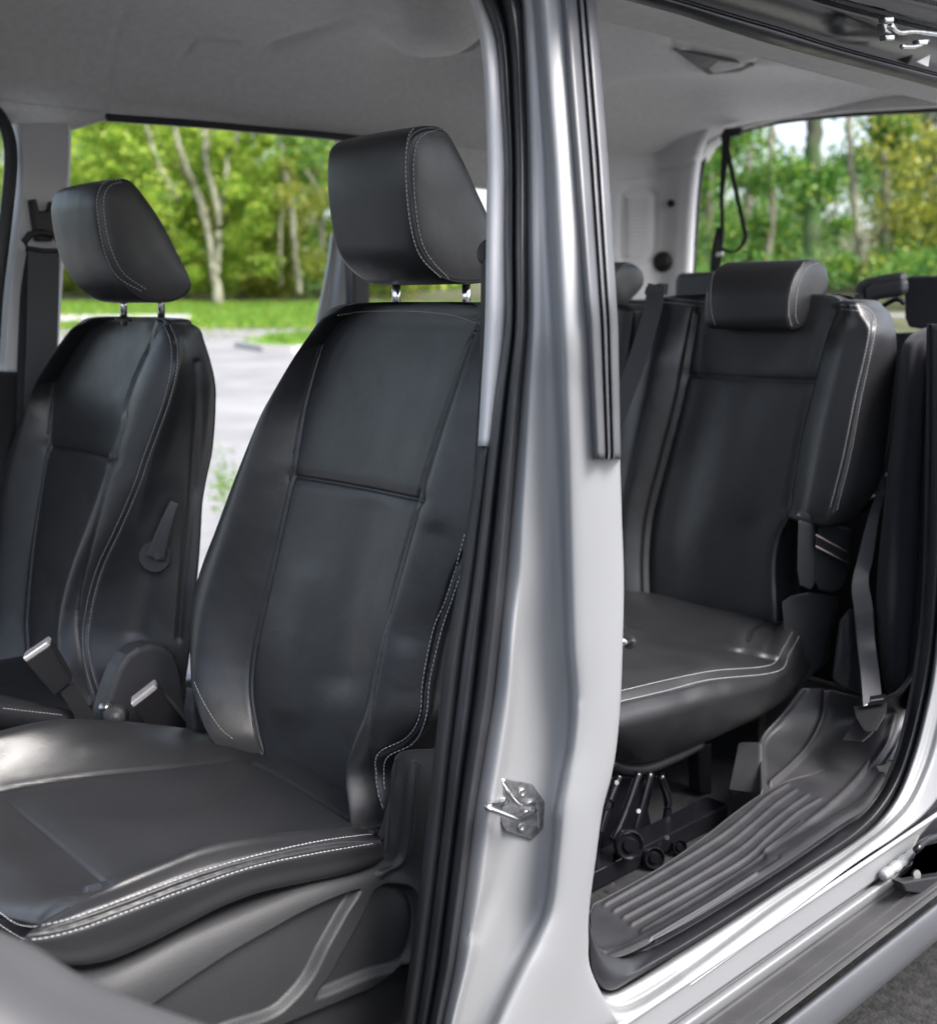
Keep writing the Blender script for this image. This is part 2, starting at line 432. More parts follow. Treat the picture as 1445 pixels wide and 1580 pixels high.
# mossy patch seen between the seats
def blades(name, pts, h, m, label):
    n = len(pts); P = np.array(pts); V = np.zeros((n*3, 3)); a = rng.random(n)*6.28; hh = h*(.5+rng.random(n)); wd = .012+.02*rng.random(n)
    dx = np.stack([np.cos(a), np.sin(a), 0*a], 1); ln = rng.normal(0, .25, (n, 3)); ln[:, 2] = 1
    V[0::3] = P-dx*wd[:, None]; V[1::3] = P+dx*wd[:, None]; V[2::3] = P+ln*hh[:, None]
    o = mesh(name, V, [(3*i, 3*i+1, 3*i+2) for i in range(n)], m, smooth=False); tag(o, label, 'grass', kind='stuff'); return o
pts = []
for _ in range(26000):
    a = math.radians(rng.uniform(-26, 3)); d = rng.uniform(25.8, 34); t = TH-a; x, y = d*math.cos(t), d*math.sin(t)
    if 27.5 < d < 29.7 and a < math.radians(-13.4): continue
    pts.append((x, y, float(terr(x, y))+.02))
for _ in range(1600):
    k = rng.dirichlet(np.ones(n)*.6); q = (isl*k[:, None]).sum(0); pts.append((q[0], q[1], q[2]+.12))
blades('grass', pts, .10, M['blade'], 'bright green mown grass of the verge beyond the car park')
pts = []
for _ in range(220):
    p = (rng.normal(343, 12), rng.normal(742, 26)); q = px_ground(p); pts.append(tuple(q+np.array([0, 0, .004])))
blades('moss', pts, .012, M['blade'], 'small tufts of moss growing on the asphalt between the two front seats')
# fallen leaves
pts = []; Vl = []; 
for _ in range(2600):
    a = math.radians(rng.uniform(-26, 3)); d = rng.uniform(22, 34); t = TH-a; x, y = d*math.cos(t), d*math.sin(t); z = float(terr(x, y))+.06
    an = rng.random()*6.28; s = rng.uniform(.03, .07)
    for k in range(4): Vl.append((x+s*math.cos(an+k*1.57), y+s*math.sin(an+k*1.57), z+rng.uniform(0, .05)))
tag(mesh('fallen_leaves', Vl, [(4*i, 4*i+1, 4*i+2, 4*i+3) for i in range(len(Vl)//4)], M['leaf_yellow'], smooth=False), 'yellow fallen leaves scattered over the grass verge', 'leaves', kind='stuff')

# ------------------------------------------------------------------ trees and undergrowth
def leaf_cloud(C_, R_, n, s):
    """n leaf quads around the clump centres C_ with radii R_"""
    C_ = np.array(C_); R_ = np.array(R_); k = rng.integers(0, len(C_), n)
    u = rng.normal(size=(n, 3)); u /= np.linalg.norm(u, axis=1, keepdims=True); rad = rng.random(n)**.45
    P = C_[k]+u*(R_[k]*rad[:, None])
    a = rng.normal(size=(n, 3)); a /= np.linalg.norm(a, axis=1, keepdims=True)
    b = np.cross(a, rng.normal(size=(n, 3))); b /= np.linalg.norm(b, axis=1, keepdims=True)
    sz = s*(.6+.8*rng.random(n))[:, None]
    V = np.empty((n*4, 3)); V[0::4] = P-a*sz; V[1::4] = P+b*sz*.55; V[2::4] = P+a*sz; V[3::4] = P-b*sz*.55
    return V, [(4*i, 4*i+1, 4*i+2, 4*i+3) for i in range(n)]
def tree(name, label, base_px, depth, trunk, m_bark, m_leaf, clumps, nleaf, ls=.07, rad=1., group='trees beyond the car park'):
    """trunk: list of limbs, each a list of (px, py, radius m, depth offset)"""
    if 'rear window' in group: clumps = [c for c in clumps if not (1150 < c[0] < 1350 and c[1] < 255)]
    q0 = PX(base_px, dep=depth); e = empty(name, q0, label, 'tree', group)
    V, Fc = [], []
    for limb in trunk:
        P = np.array([PX((a, b), dep=depth+dd) for a, b, r, dd in limb]); R_ = np.array([r for a, b, r, dd in limb])
        k = max(8, 5*len(P)); Q = resamp(np.c_[P, R_], k); jit = rng.normal(0, .015, (k, 3)); jit[0] = 0
        v, f = tube_geo(Q[:, :3]+jit, Q[:, 3], 8); o_ = len(V); V += v; Fc += [tuple(o_+i for i in g) for g in f]
    mesh('trunk', V, Fc, m_bark, e)
    if clumps:
        C_ = [PX((a, b), dep=depth+dd) for a, b, r, dd in clumps]; R_ = [(r, r, r*.8) for a, b, r, dd in clumps]
        v, f = leaf_cloud(C_, R_, nleaf, ls); mesh('crown', v, f, m_leaf, e, smooth=False)
    return e
def rc(x0, x1, y0, y1, r0, r1, n, dd=1.5):
    return [(rng.uniform(x0, x1), rng.uniform(y0, y1), rng.uniform(r0, r1), rng.normal(0, dd)) for _ in range(n)]
D1 = 32.
# the many-stemmed pale tree behind the far headrest
tree('tree', 'pale many stemmed tree fanning out above the far front headrest', (338, 474), D1,
     [[(338, 474, .17, 0), (334, 440, .14, 0), (326, 390, .12, 0), (318, 340, .11, 0), (300, 285, .10, .3), (262, 240, .08, .6), (238, 205, .06, .8)],
      [(318, 345, .10, 0), (304, 300, .10, 0), (290, 262, .09, -.3), (272, 212, .07, -.5), (262, 150, .05, -.6)],
      [(334, 430, .10, 0), (338, 350, .09, -.2), (330, 300, .09, -.4), (318, 250, .08, -.6), (316, 190, .07, -.8), (314, 120, .05, -1)],
      [(336, 340, .08, 0), (348, 285, .07, .2), (352, 240, .06, .4), (368, 200, .06, .5), (384, 130, .04, .7)],
      [(272, 310, .08, 0), (255, 275, .09, -.4), (238, 235, .07, -.6), (225, 190, .05, -.8)],
      [(318, 235, .05, -.6), (328, 205, .05, -.7), (340, 180, .04, -.9)]],
     M['bark_pale'], M['leaf_bright'], [(a, b, c, abs(d)*.7+.2) for a, b, c, d in rc(110, 420, 110, 300, .4, .9, 70, 1.6)+rc(230, 420, 290, 440, .3, .6, 30, 1.)]+rc(110, 420, 110, 330, .2, .45, 30, .6), 32000, .06)
tree('tree', 'slim pale birch with spotted trunk standing left of the near front headrest', (462, 452), D1+1,
     [[(462, 455, .10, 0), (456, 400, .09, 0), (450, 330, .10, 0), (440, 280, .12, 0), (434, 240, .10, 0), (430, 195, .09, 0), (426, 120, .07, 0)],
      [(436, 300, .05, 0), (432, 380, .05, 0), (434, 440, .05, .1)], [(470, 262, .05, .5), (490, 290, .05, .5), (500, 305, .05, .5)]],
     M['bark_pale'], M['leaf_yellow'], rc(400, 510, 110, 420, .25, .6, 30, 1.5), 6500, .05)
tree('tree', 'dark bushy tree between the birch and the near front headrest', (500, 450), D1+4,
     [[(500, 455, .16, 0), (497, 380, .14, 0), (490, 300, .12, 0), (485, 200, .1, 0), (480, 120, .07, 0)]], M['bark'], M['leaf_mid'],
     rc(430, 640, 110, 440, .5, 1.1, 50, 2), 20000, .07)
tree('tree', 'bright leafy tree beside the far door pillar', (150, 460), D1+2,
     [[(150, 460, .14, 0), (146, 380, .12, 0), (150, 300, .1, 0), (140, 200, .08, 0), (130, 120, .05, 0)]], M['bark'], M['leaf_bright'],
     rc(-60, 260, 110, 440, .5, 1.1, 60, 2), 24000, .065)
tree('tree', 'low yellow leafed tree left of the many stemmed tree', (200, 470), D1+3.5,
     [[(290, 476, .1, 0), (285, 420, .09, 0), (262, 360, .07, 0), (240, 300, .05, 0)]], M['bark_moss'], M['leaf_yellow'],
     rc(180, 480, 250, 450, .4, .9, 40, 1.4), 13000, .06)
# trees behind the open rear
D2 = 19.
GR = 'trees behind the rear window'
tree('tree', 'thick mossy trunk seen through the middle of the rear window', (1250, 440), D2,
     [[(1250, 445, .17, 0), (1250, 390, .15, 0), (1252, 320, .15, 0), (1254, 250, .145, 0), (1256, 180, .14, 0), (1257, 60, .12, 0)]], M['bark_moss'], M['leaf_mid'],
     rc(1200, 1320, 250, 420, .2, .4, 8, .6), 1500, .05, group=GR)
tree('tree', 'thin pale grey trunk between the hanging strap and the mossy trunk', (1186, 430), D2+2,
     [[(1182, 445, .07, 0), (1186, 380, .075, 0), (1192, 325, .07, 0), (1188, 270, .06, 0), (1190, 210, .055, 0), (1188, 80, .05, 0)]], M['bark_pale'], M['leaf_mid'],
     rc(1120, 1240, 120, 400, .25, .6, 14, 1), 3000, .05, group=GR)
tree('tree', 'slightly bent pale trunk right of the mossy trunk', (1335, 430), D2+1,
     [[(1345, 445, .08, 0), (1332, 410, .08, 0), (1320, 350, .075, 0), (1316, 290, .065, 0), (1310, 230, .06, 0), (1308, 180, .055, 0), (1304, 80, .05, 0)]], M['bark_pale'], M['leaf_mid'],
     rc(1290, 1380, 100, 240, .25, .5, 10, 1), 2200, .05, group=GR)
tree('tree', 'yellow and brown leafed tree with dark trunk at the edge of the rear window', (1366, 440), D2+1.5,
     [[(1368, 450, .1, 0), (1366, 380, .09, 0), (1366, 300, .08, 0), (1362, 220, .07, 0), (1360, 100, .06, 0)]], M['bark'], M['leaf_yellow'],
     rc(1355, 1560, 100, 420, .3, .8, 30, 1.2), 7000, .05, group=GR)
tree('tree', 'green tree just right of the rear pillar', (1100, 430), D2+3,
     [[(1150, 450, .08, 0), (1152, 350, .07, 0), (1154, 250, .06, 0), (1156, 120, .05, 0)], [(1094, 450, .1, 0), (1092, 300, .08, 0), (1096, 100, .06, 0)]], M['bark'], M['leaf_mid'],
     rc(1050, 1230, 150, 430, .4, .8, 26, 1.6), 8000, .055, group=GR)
tree('tree', 'dark conifer like tree filling the upper corner of the rear window', (1440, 440), D2+4,
     [[(1440, 450, .14, 0), (1436, 300, .12, 0), (1434, 100, .09, 0)]], M['bark'], M['leaf_dark'],
     rc(1350, 1620, 40, 430, .5, 1., 40, 1.5), 14000, .06, group=GR)
# understorey and far wood, one mass each
C_ = []; R_ = []
for _ in range(170):
    x = rng.uniform(-150, 700); y = rng.uniform(60, 455); d = rng.uniform(38, 48); C_.append(PX((x, y), dep=d)); r = rng.uniform(.7, 1.6); R_.append((r, r, r*.8))
v, f = leaf_cloud(C_, R_, 90000, .15); tag(mesh('far_wood', v, f, M['leaf_bright'], smooth=False), 'dense sunlit wood beyond the grass verge', 'wood', kind='stuff')
C_ = []; R_ = []
for _ in range(60):
    x = rng.uniform(-150, 700); y = 440-(abs(rng.normal(0, 40))); d = rng.uniform(35, 38); C_.append(PX((x, y), dep=d)); r = rng.uniform(.3, .7); R_.append((r*1.4, r*1.4, r))
v, f = leaf_cloud(C_, R_, 16000, .06); tag(mesh('undergrowth', v, f, M['leaf_yellow'], smooth=False), 'yellow green undergrowth along the foot of the wood', 'undergrowth', kind='stuff')
C_ = []; R_ = []
for _ in range(260):
    x = rng.uniform(850, 1700); y = rng.uniform(100, 450); d = rng.uniform(25, 36)
    if 1175 < x < 1330 and y < 235: continue
    if 1270 < x < 1350 and 300 < y < 400 and rng.random() < .8: continue
    C_.append(PX((x, y), dep=d)); r = rng.uniform(.5, 1.0); R_.append((r, r, r*.8))
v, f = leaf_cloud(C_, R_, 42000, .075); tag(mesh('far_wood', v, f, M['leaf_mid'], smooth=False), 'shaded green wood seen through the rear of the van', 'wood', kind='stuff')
C_ = []; R_ = []
for _ in range(60):
    x = rng.uniform(1000, 1600); y = 440-(abs(rng.normal(0, 30))); d = rng.uniform(16, 24); C_.append(PX((x, y), dep=d)); r = rng.uniform(.2, .45); R_.append((r*1.4, r*1.4, r))
v, f = leaf_cloud(C_, R_, 14000, .04); tag(mesh('undergrowth', v, f, M['leaf_mid'], smooth=False), 'low green undergrowth under the trees behind the van', 'undergrowth', kind='stuff')

# ------------------------------------------------------------------ the van
van = empty('van', (1.7, 1.7, 0), 'silver van with near side doors open showing its black leather seats', 'van')
def lv(tab, ys): 
    t = np.array(tab, float); return np.interp(ys, t[:, 0], t[:, 1])
YS = np.array([-160, -60, 0, 60, 150, 250, 380, 500, 600, 700, 800, 900, 1000, 1080, 1150, 1200, 1250, 1320, 1400, 1450, 1500, 1580, 1680.])
def TUM(y): return .13*np.clip((475-np.asarray(y))/475., 0, 1.6)**1.25
cT = lv([(-160, 740), (-60, 785), (0, 801), (100, 808), (250, 811), (500, 811), (700, 795), (900, 778), (1000, 769), (1080, 760), (1190, 742), (1250, 732), (1400, 713), (1500, 699), (1580, 682), (1680, 664)], YS)
bT = lv([(-160, 690), (-60, 725), (0, 747), (50, 766), (100, 772), (250, 780), (500, 780), (700, 755), (900, 731), (1000, 717), (1190, 694), (1250, 688), (1400, 670), (1500, 657), (1580, 645), (1680, 630)], YS)
aT = lv([(-160, 660), (-60, 700), (0, 728), (50, 742), (100, 748), (250, 753), (500, 750), (700, 738), (900, 709), (1000, 690), (1190, 668), (1250, 663), (1400, 645), (1500, 632), (1580, 620), (1680, 605)], YS)
dT = lv([(-160, 815), (0, 833), (100, 841), (250, 852), (500, 864), (700, 871), (900, 876), (1000, 879), (1080, 884), (1150, 880), (1190, 873), (1250, 862), (1320, 855), (1400, 845), (1440, 831), (1500, 802), (1580, 768), (1680, 730)], YS)
oT = lv([(-160, 895), (0, 917), (250, 937), (500, 952), (700, 956), (900, 962), (1000, 960), (1080, 957), (1150, 951), (1190, 946), (1225, 933), (1300, 922), (1400, 909), (1440, 907), (1480, 909), (1510, 914), (1540, 924), (1580, 952), (1680, 1010)], YS)
eT = lv([(-160, 0), (900, 0), (1000, .9), (1250, 1), (1330, .8), (1400, 1), (1500, 1)], YS)
net = []
for y, c, d, o, e, t in zip(YS, cT, dT, oT, eT, TUM(YS)):
    k = .18
    net.append([PX((c-7, y), y=.935+t), PX((c, y), y=.915+t-.006*e), PX((c+k*(d-c), y), y=.893+t-.010*e), PX((c+(k+.14)*(d-c), y), y=.886+t+.004*e), PX((c+.66*(d-c), y), y=.878+t+.004*e),
                PX((d-9, y), y=.866+t), PX((d+1, y), y=.838+t), PX((d+.22*(o-d), y), y=.826+t), PX((d+.62*(o-d), y), y=.82+t), PX((o-5, y), y=.822+t), PX((o, y), y=.834+t), PX((o-4, y), y=.875+t), PX((o-14, y), y=.93+t)])
bp = loft('b_pillar', net, M['silver'], van, nu=150, nv=260, per=False, thick=.004,
          feats=[([(893, 1090), (886, 1150), (872, 1200), (860, 1260)], .004, -.0015), ([(782, 1290), (776, 1330), (762, 1380), (735, 1440)], .010, .004)])
# rubber door seal on the pillar and the trim inboard of it
net = []; net2 = []
for y, a, b, c, t in zip(YS, aT, bT, cT, TUM(YS)):
    w_ = c-b
    net.append([PX((b-3, y), y=.968+t), PX((b, y), y=.95+t), PX((b+.18*w_, y), y=.936+t), PX((b+.36*w_, y), y=.934+t), PX((b+.42*w_, y), y=.942+t), PX((b+.5*w_, y), y=.926+t), PX((b+.7*w_, y), y=.906+t), PX((b+.9*w_, y), y=.902+t), PX((c+1, y), y=.908+t), PX((c+2, y), y=.93+t)])
seal = loft('door_seal', net, M['rubber'], van, nu=60, nv=220, per=False, thick=.003)
def trim_part(name, m, y0, y1):
    ys = np.linspace(y0, y1, 16); n_ = []
    for y in ys:
        a, b = np.interp(y, YS, aT), np.interp(y, YS, bT); t = float(TUM(y))
        n_.append([PX((a-2, y), y=1.02+t), PX((a, y), y=.985+t), PX((a+.3*(b-a), y), y=.968+t), PX((a+.8*(b-a), y), y=.962+t), PX((b+3, y), y=.966+t)])
    return loft(name, n_, m, van, nu=24, nv=70, per=False, thick=.004)
trim_part('pillar_trim', M['trim_grey'], -120, 688)
trim_part('lower_pillar_trim', M['plastic_grain'], 691, 1680)
# outer rubber strip on the rear edge of the pillar
sT = lambda y: np.interp(y, [-160, 0, 100, 250, 500, 700], [845, 866, 874, 886, 905, 915])
ys = np.linspace(-150, 708, 40); net = []
for y in ys:
    s, o, t = sT(y), np.interp(y, YS, oT)-1, float(TUM(y)); w_ = o-s
    net.append([PX((s-1, y), y=.835+t), PX((s+1, y), y=.815+t), PX((s+.2*w_, y), y=.806+t), PX((s+.42*w_, y), y=.808+t), PX((s+.5*w_, y), y=.818+t), PX((s+.56*w_, y), y=.808+t), PX((s+.66*w_, y), y=.808+t), PX((s+.7*w_, y), y=.82+t), PX((s+.76*w_, y), y=.806+t), PX((s+.98*w_, y), y=.806+t), PX((o+2, y), y=.82+t), PX((o-2, y), y=.86+t)])
loft('window_seal', net, M['rubber_grey'], van, nu=96, nv=80, per=False, thick=.003)

# striker: plate, two screws, wire loop
sn = np.array([-.64, -.76, .05]); sn /= np.linalg.norm(sn)
bvp = bvh_of([bp])
h = bvp.ray_cast(Vector(CAM), Vector(ray(806, 1240)).normalized()); sc_ = np.array(h[0]); snn = np.array(h[1]); snn = snn if snn@ray(806, 1240) < 0 else -snn
def on_plate(p, lift): return PX(p, n=snn, d=snn@(sc_+snn*lift))
plate_px = [(774, 1199), (819, 1209), (838, 1236), (836, 1277), (817, 1295), (777, 1281), (770, 1268), (771, 1236)]
striker = prism('striker_plate', [on_plate(p, .0005) for p in plate_px], snn*.0038, M['plate'], van, bev=.0010)
V, Fc = [], []
def addtube(pts, r):
    global V, Fc
    v, f = tube_geo(resamp([on_plate(p[:2], p[2]) for p in pts], 30), r, 10); b = len(V); V += v; Fc += [tuple(b+i for i in g) for g in f]
addtube([(781, 1236, .004), (776, 1237, .010), (765, 1240, .022), (754, 1242, .031), (749, 1245, .034), (755, 1248, .035), (771, 1254, .035), (785, 1259.5, .035), (794, 1263, .034), (801, 1262, .029), (812, 1257, .016), (823, 1251, .004)], .0037)
addtube([(774, 1202, .005), (787, 1223, .006), (797, 1236, .0065), (803, 1239.5, .0065), (811, 1240, .0065), (818, 1238, .0065), (825, 1236, .006), (829, 1243, .0055), (830, 1260, .005), (830, 1277, .0045)], .0027)
for q in ((776, 1237, .009), (812, 1257, .014)): addtube([(q[0]-1.6, q[1]+.6, q[2]-.002), (q[0]+1.6, q[1]-.6, q[2]+.002)] if False else [(q[0], q[1], q[2]-.003), (q[0], q[1], q[2]+.001)], .0052)
mesh('striker_loop', V, Fc, M['chrome'], striker)
for p in ((805, 1223), (804, 1276)):
    c0 = on_plate(p, .005); sc1 = disc('screw', c0, snn, .0058, .0022, M['steel'], striker, prof=[(0, 0), (1, 0), (1, .6), (.85, 1), (.45, 1), (.4, .3), (0, .3)])

# lock pin poking out behind the pillar
pa, pb = PX((950, 989), y=.90), PX((974, 991), y=.915)
tube('lock_pin', [pa, pb], .0052, M['chrome'], van, 16)
disc('lock_pin_flange', pb-(pb-pa)*.15, pb-pa, .0095, .002, M['plastic_dark'], van)

# sliding door opening: silver jamb and sill as one swept skin
def skin(name, curves, m, n=160, nv=None, thick=.004, feats=(), mids=6, ramp=0.):
    """curves: [(px polyline, dict plane)] -> smooth surface through them"""
    C3 = []
    for L, pl in curves:
        C = resamp(np.array([PX(p, **pl) for p in L]), n)
        if ramp:    # tuck the start of the strip behind its neighbour, moving away along the line of sight
            t = np.clip(1-np.arange(n)/(n*.16), 0, 1)[:, None]; C = C+(C-CAM)*t*ramp
        C3.append(C)
    net = np.array(C3).transpose(1, 0, 2)     # [n][k]
    return loft(name, net, m, van, nu=len(curves)*mids, nv=nv or n, per=False, thick=thick, feats=feats)
J0 = [(903, 1400), (907, 1460), (914, 1505), (935, 1528), (975, 1512), (1060, 1463), (1140, 1412), (1200, 1373), (1260, 1335), (1318, 1297), (1352, 1268), (1382, 1225), (1405, 1165), (1420, 1110), (1433, 1050), (1443, 970), (1452, 850), (1458, 700), (1455, 500)]
J1 = [(905, 1440), (911, 1490), (922, 1535), (950, 1553), (990, 1540), (1070, 1487), (1140, 1436), (1200, 1392), (1270, 1345), (1330, 1302), (1368, 1272), (1400, 1235), (1425, 1180), (1442, 1120), (1456, 1050), (1466, 970), (1478, 850), (1486, 700), (1480, 500)]
J2 = [(904, 1470), (910, 1520), (925, 1560), (960, 1582), (1005, 1566), (1080, 1512), (1140, 1468), (1200, 1424), (1296, 1349), (1340, 1318), (1380, 1292), (1425, 1256), (1455, 1215), (1480, 1150), (1500, 1060), (1520, 970), (1540, 850), (1550, 700), (1545, 500)]
skin('door_jamb', [([(a, b-10) for a, b in J0], dict(y=.90)), (J0, dict(y=.868)), ([(a*.8+c*.2, b*.8+d*.2) for (a, b), (c, d) in zip(J0, J1)], dict(y=.842)), ([(a*.35+c*.65, b*.35+d*.65) for (a, b), (c, d) in zip(J0, J1)], dict(y=.832)), (J1, dict(y=.826)),
      ([(a*.7+c*.3, b*.7+d*.3) for (a, b), (c, d) in zip(J1, J2)], dict(y=.812)), ([(a*.12+c*.88, b*.12+d*.88) for (a, b), (c, d) in zip(J1, J2)], dict(y=.802)), (J2, dict(y=.802))], M['silver'], n=200, mids=9, ramp=.09)
def xcurve(p, pl, X0, X1, k=6):
    """line along the van through px p, from X0 to X1"""
    q = PX(p, **pl); return np.array([[x, q[1], q[2]] for x in np.linspace(X0, X1, k)])
def xskin(name, pts, m, X0=1.02, X1=2.6, feats=(), nu=10, thick=.003, nv=120):
    C3 = [xcurve(p, pl, X0, X1) for p, pl in pts]
    return loft(name, np.array(C3).transpose(1, 0, 2), m, van, nu=len(pts)*nu, nv=nv, per=False, thick=thick, feats=feats)
xskin('sill', [((1200, 1415), dict(y=.806)), ((1200, 1424), dict(y=.801)), ((1200, 1430), dict(y=.803)), ((1200, 1458), dict(y=.803)), ((1200, 1462), dict(y=.806)), ((1200, 1466), dict(y=.815)), ((1200, 1470), dict(y=.804)), ((1200, 1480), dict(y=.792)), ((1200, 1490), dict(y=.795)), ((1200, 1494), dict(y=.80)), ((1200, 1502), dict(y=.81))], M['silver'], X0=.9)
xskin('running_board', [((1200, 1492), dict(y=.80)), ((1200, 1504), dict(y=.795)), ((1200, 1530), dict(y=.768)), ((1200, 1534), dict(y=.765)), ((1200, 1552), dict(y=.748)), ((1200, 1557), dict(y=.746)), ((1200, 1560), dict(y=.742)), ((1200, 1570), dict(y=.735))], M['board'], X0=.9)
xskin('running_board_face', [((1212, 1572), dict(y=.738)), ((1212, 1578), dict(y=.722)), ((1212, 1592), dict(y=.716)), ((1212, 1620), dict(y=.716)), ((1212, 1640), dict(y=.722)), ((1212, 1646), dict(y=.74)), ((1212, 1640), dict(y=.80))], M['board_face'], X0=.9)
# roller rod at the rear end of the rail and hinge arm
r0, r1 = PX((1361, 1352), y=.79), PX((1411, 1315), y=.79)
P = resamp([r0-(r1-r0)*.0, r1], 60); tt = np.linspace(0, 1, 60); tube('roller_spring', P, .0075+.0022*np.abs(np.sin(tt*math.pi*4)), M['silver'], van, 14)
arm = prism('slide_arm', [PX(p, y=.77) for p in ((1384, 1358), (1404, 1340), (1412, 1318), (1424, 1306), (1446, 1300), (1500, 1282), (1500, 1372), (1440, 1372), (1400, 1368))], (.02, .0, -.004), M['plastic_grain'], van, bev=.004)
disc('arm_bolt', PX((1410, 1350), y=.768), (-.2, -1, .3), .009, .006, M['steel'], arm)
prism('hinge_cover', [PX(p, y=.80) for p in ((1402, 1320), (1418, 1288), (1440, 1262), (1500, 1225), (1500, 1330), (1420, 1345))], (.01, .02, 0), M['plastic_dark'], van, bev=.006)
tube('hinge_rod', [PX(p, y=.765) for p in ((1412, 1312), (1426, 1298), (1448, 1290), (1490, 1280))], .006, M['gloss_black'], van, 12, sm=20)
prism('arm_bracket', [PX(p, y=.755) for p in ((1390, 1362), (1450, 1352), (1500, 1350), (1500, 1378), (1440, 1382), (1398, 1376))], (0, .02, .0), M['plastic_dark'], arm, bev=.003)
# door seal along the opening
S0 = [(921, 1466), (926, 1480), (940, 1488), (962, 1484), (1000, 1462), (1070, 1423), (1140, 1380), (1200, 1342), (1240, 1315), (1291, 1279), (1335, 1250), (1362, 1212), (1384, 1160), (1400, 1095), (1412, 1028), (1422, 950), (1427, 850), (1430, 700), (1432, 500)]
J0s = resamp(np.array(J0, float), 40); S0s = resamp(np.array(S0, float), 40)
mixc = lambda f_: [tuple(a*(1-f_)+b*f_) for a, b in zip(J0s, S0s)]
skin('opening_seal', [(mixc(-.02), dict(y=.885)), (mixc(.02), dict(y=.862)), (mixc(.25), dict(y=.855)), (mixc(.55), dict(y=.868)), (mixc(.8), dict(y=.885)), (mixc(.88), dict(y=.893)), (mixc(.94), dict(y=.897)), (mixc(1.0), dict(y=.892)), (mixc(1.05), dict(y=.91))], M['rubber'], n=160, mids=9)

# step mat with ribs, plane z = .49 rising slightly to the back
pm = dict(n=(-.03, 0, 1.), d=.455)
MI = [(906, 1418), (915, 1396), (932, 1386), (1013, 1341), (1084, 1292), (1128, 1257), (1172, 1226), (1215, 1205), (1262, 1190), (1330, 1150)]
MO = [(918, 1478), (940, 1484), (962, 1480), (1000, 1462), (1070, 1423), (1140, 1380), (1200, 1342), (1291, 1279), (1335, 1250), (1366, 1205)]
def blend(A, B, f_): 
    A = resamp(np.array(A, float), 40); B = resamp(np.array(B, float), 40); return [tuple(a*(1-f_)+b*f_) for a, b in zip(A, B)]
ribs = [(L, .0030, -.0034) for L in ([(933, 1396), (1024, 1344), (1101, 1297), (1146, 1263), (1182, 1231), (1214, 1211)], [(947, 1406), (1046, 1351), (1119, 1305), (1159, 1273), (1196, 1241), (1227, 1219)],
    [(962, 1416), (1055, 1364), (1137, 1313), (1178, 1278), (1214, 1249), (1245, 1227)], [(974, 1427), (1069, 1373), (1146, 1327), (1182, 1295), (1227, 1256), (1264, 1233)], [(990, 1437), (1082, 1382), (1150, 1340), (1195, 1304), (1235, 1270)], [(1004, 1448), (1095, 1393), (1165, 1347)])]
ribs += [([(1363, 1130), (1345, 1165), (1318, 1206), (1273, 1249), (1225, 1286), (1182, 1318)], .006, -.006), ([(935, 1470), (1000, 1440), (1100, 1385), (1200, 1322)], .003, .002)]
def zadd(P, dz): return P+np.array([0, 0, dz])
C3 = []
for f_, dz in ((-.03, -.05), (0, -.004), (.04, 0), (.3, 0), (.6, 0), (.75, .001), (.85, .008), (.95, .012), (1.03, .010)):
    C3.append(resamp(np.array([zadd(PX(p, **pm), dz) for p in blend(MI, MO, f_)]), 60))
loft('step_mat', np.array(C3).transpose(1, 0, 2), M['mat'], van, nu=200, nv=260, per=False, thick=.004, feats=ribs)
# wheel arch trim behind the step
wn = np.array([-.5, .08, .80]); wn /= np.linalg.norm(wn); w0 = PX((1215, 1205), **pm); wd_ = wn@w0
def W(p, l=0.): return PX(p, n=wn, d=wd_+l)
rows = [[(1172, 1226), (1196, 1212), (1222, 1200), (1262, 1192), (1318, 1196), (1350, 1180), (1384, 1168)],
        [(1171, 1180), (1205, 1170), (1238, 1162), (1280, 1150), (1325, 1150), (1362, 1140), (1394, 1120)],
        [(1170, 1146), (1210, 1135), (1258, 1130), (1290, 1118), (1330, 1112), (1372, 1100), (1400, 1085)],
        [(1199, 1110), (1228, 1104), (1268, 1098), (1300, 1094), (1340, 1092), (1378, 1085), (1404, 1060)],
        [(1234, 1064), (1252, 1062), (1274, 1064), (1310, 1074), (1345, 1080), (1382, 1070), (1408, 1040)]]
net = []
for r_, row in enumerate(rows):
    L_ = [.0, .0, .0, .0, .0, .008, .012]
    wr = [0, .25, .5, .75, 1][r_]
    net.append([PX(p, **pm)*(1-wr)+W(p, L_[i])*wr-(np.array([0, 0, .003]) if r_ == 0 else 0) for i, p in enumerate(row)])
loft('wheel_arch_trim', net, M['mat'], van, nu=170, nv=150, per=False, thick=.004,
     feats=[([(1274, 1066), (1266, 1112), (1246, 1152), (1221, 1181), (1188, 1210)], .005, -.008), ([(1240, 1062), (1203, 1108), (1175, 1143), (1174, 1180), (1175, 1222)], .006, -.008),
            ([(1380, 1096), (1366, 1148), (1336, 1192)], .006, -.006), ([(1394, 1100), (1382, 1150), (1352, 1196)], .004, -.004)])
prism('arch_block', [W((1122, 1219), .002), W((1173, 1226), .002), W((1172, 1147), .004), W((1137, 1147), .004)], (.012, .0, .0), M['mat'], van, bev=.004)
prism('belt_slot', [W(p, .004) for p in ((1299, 1143), (1326, 1098), (1350, 1110), (1346, 1132), (1330, 1146))], (-.001, .0, .002), M['plastic_dark'], van, bev=.002)

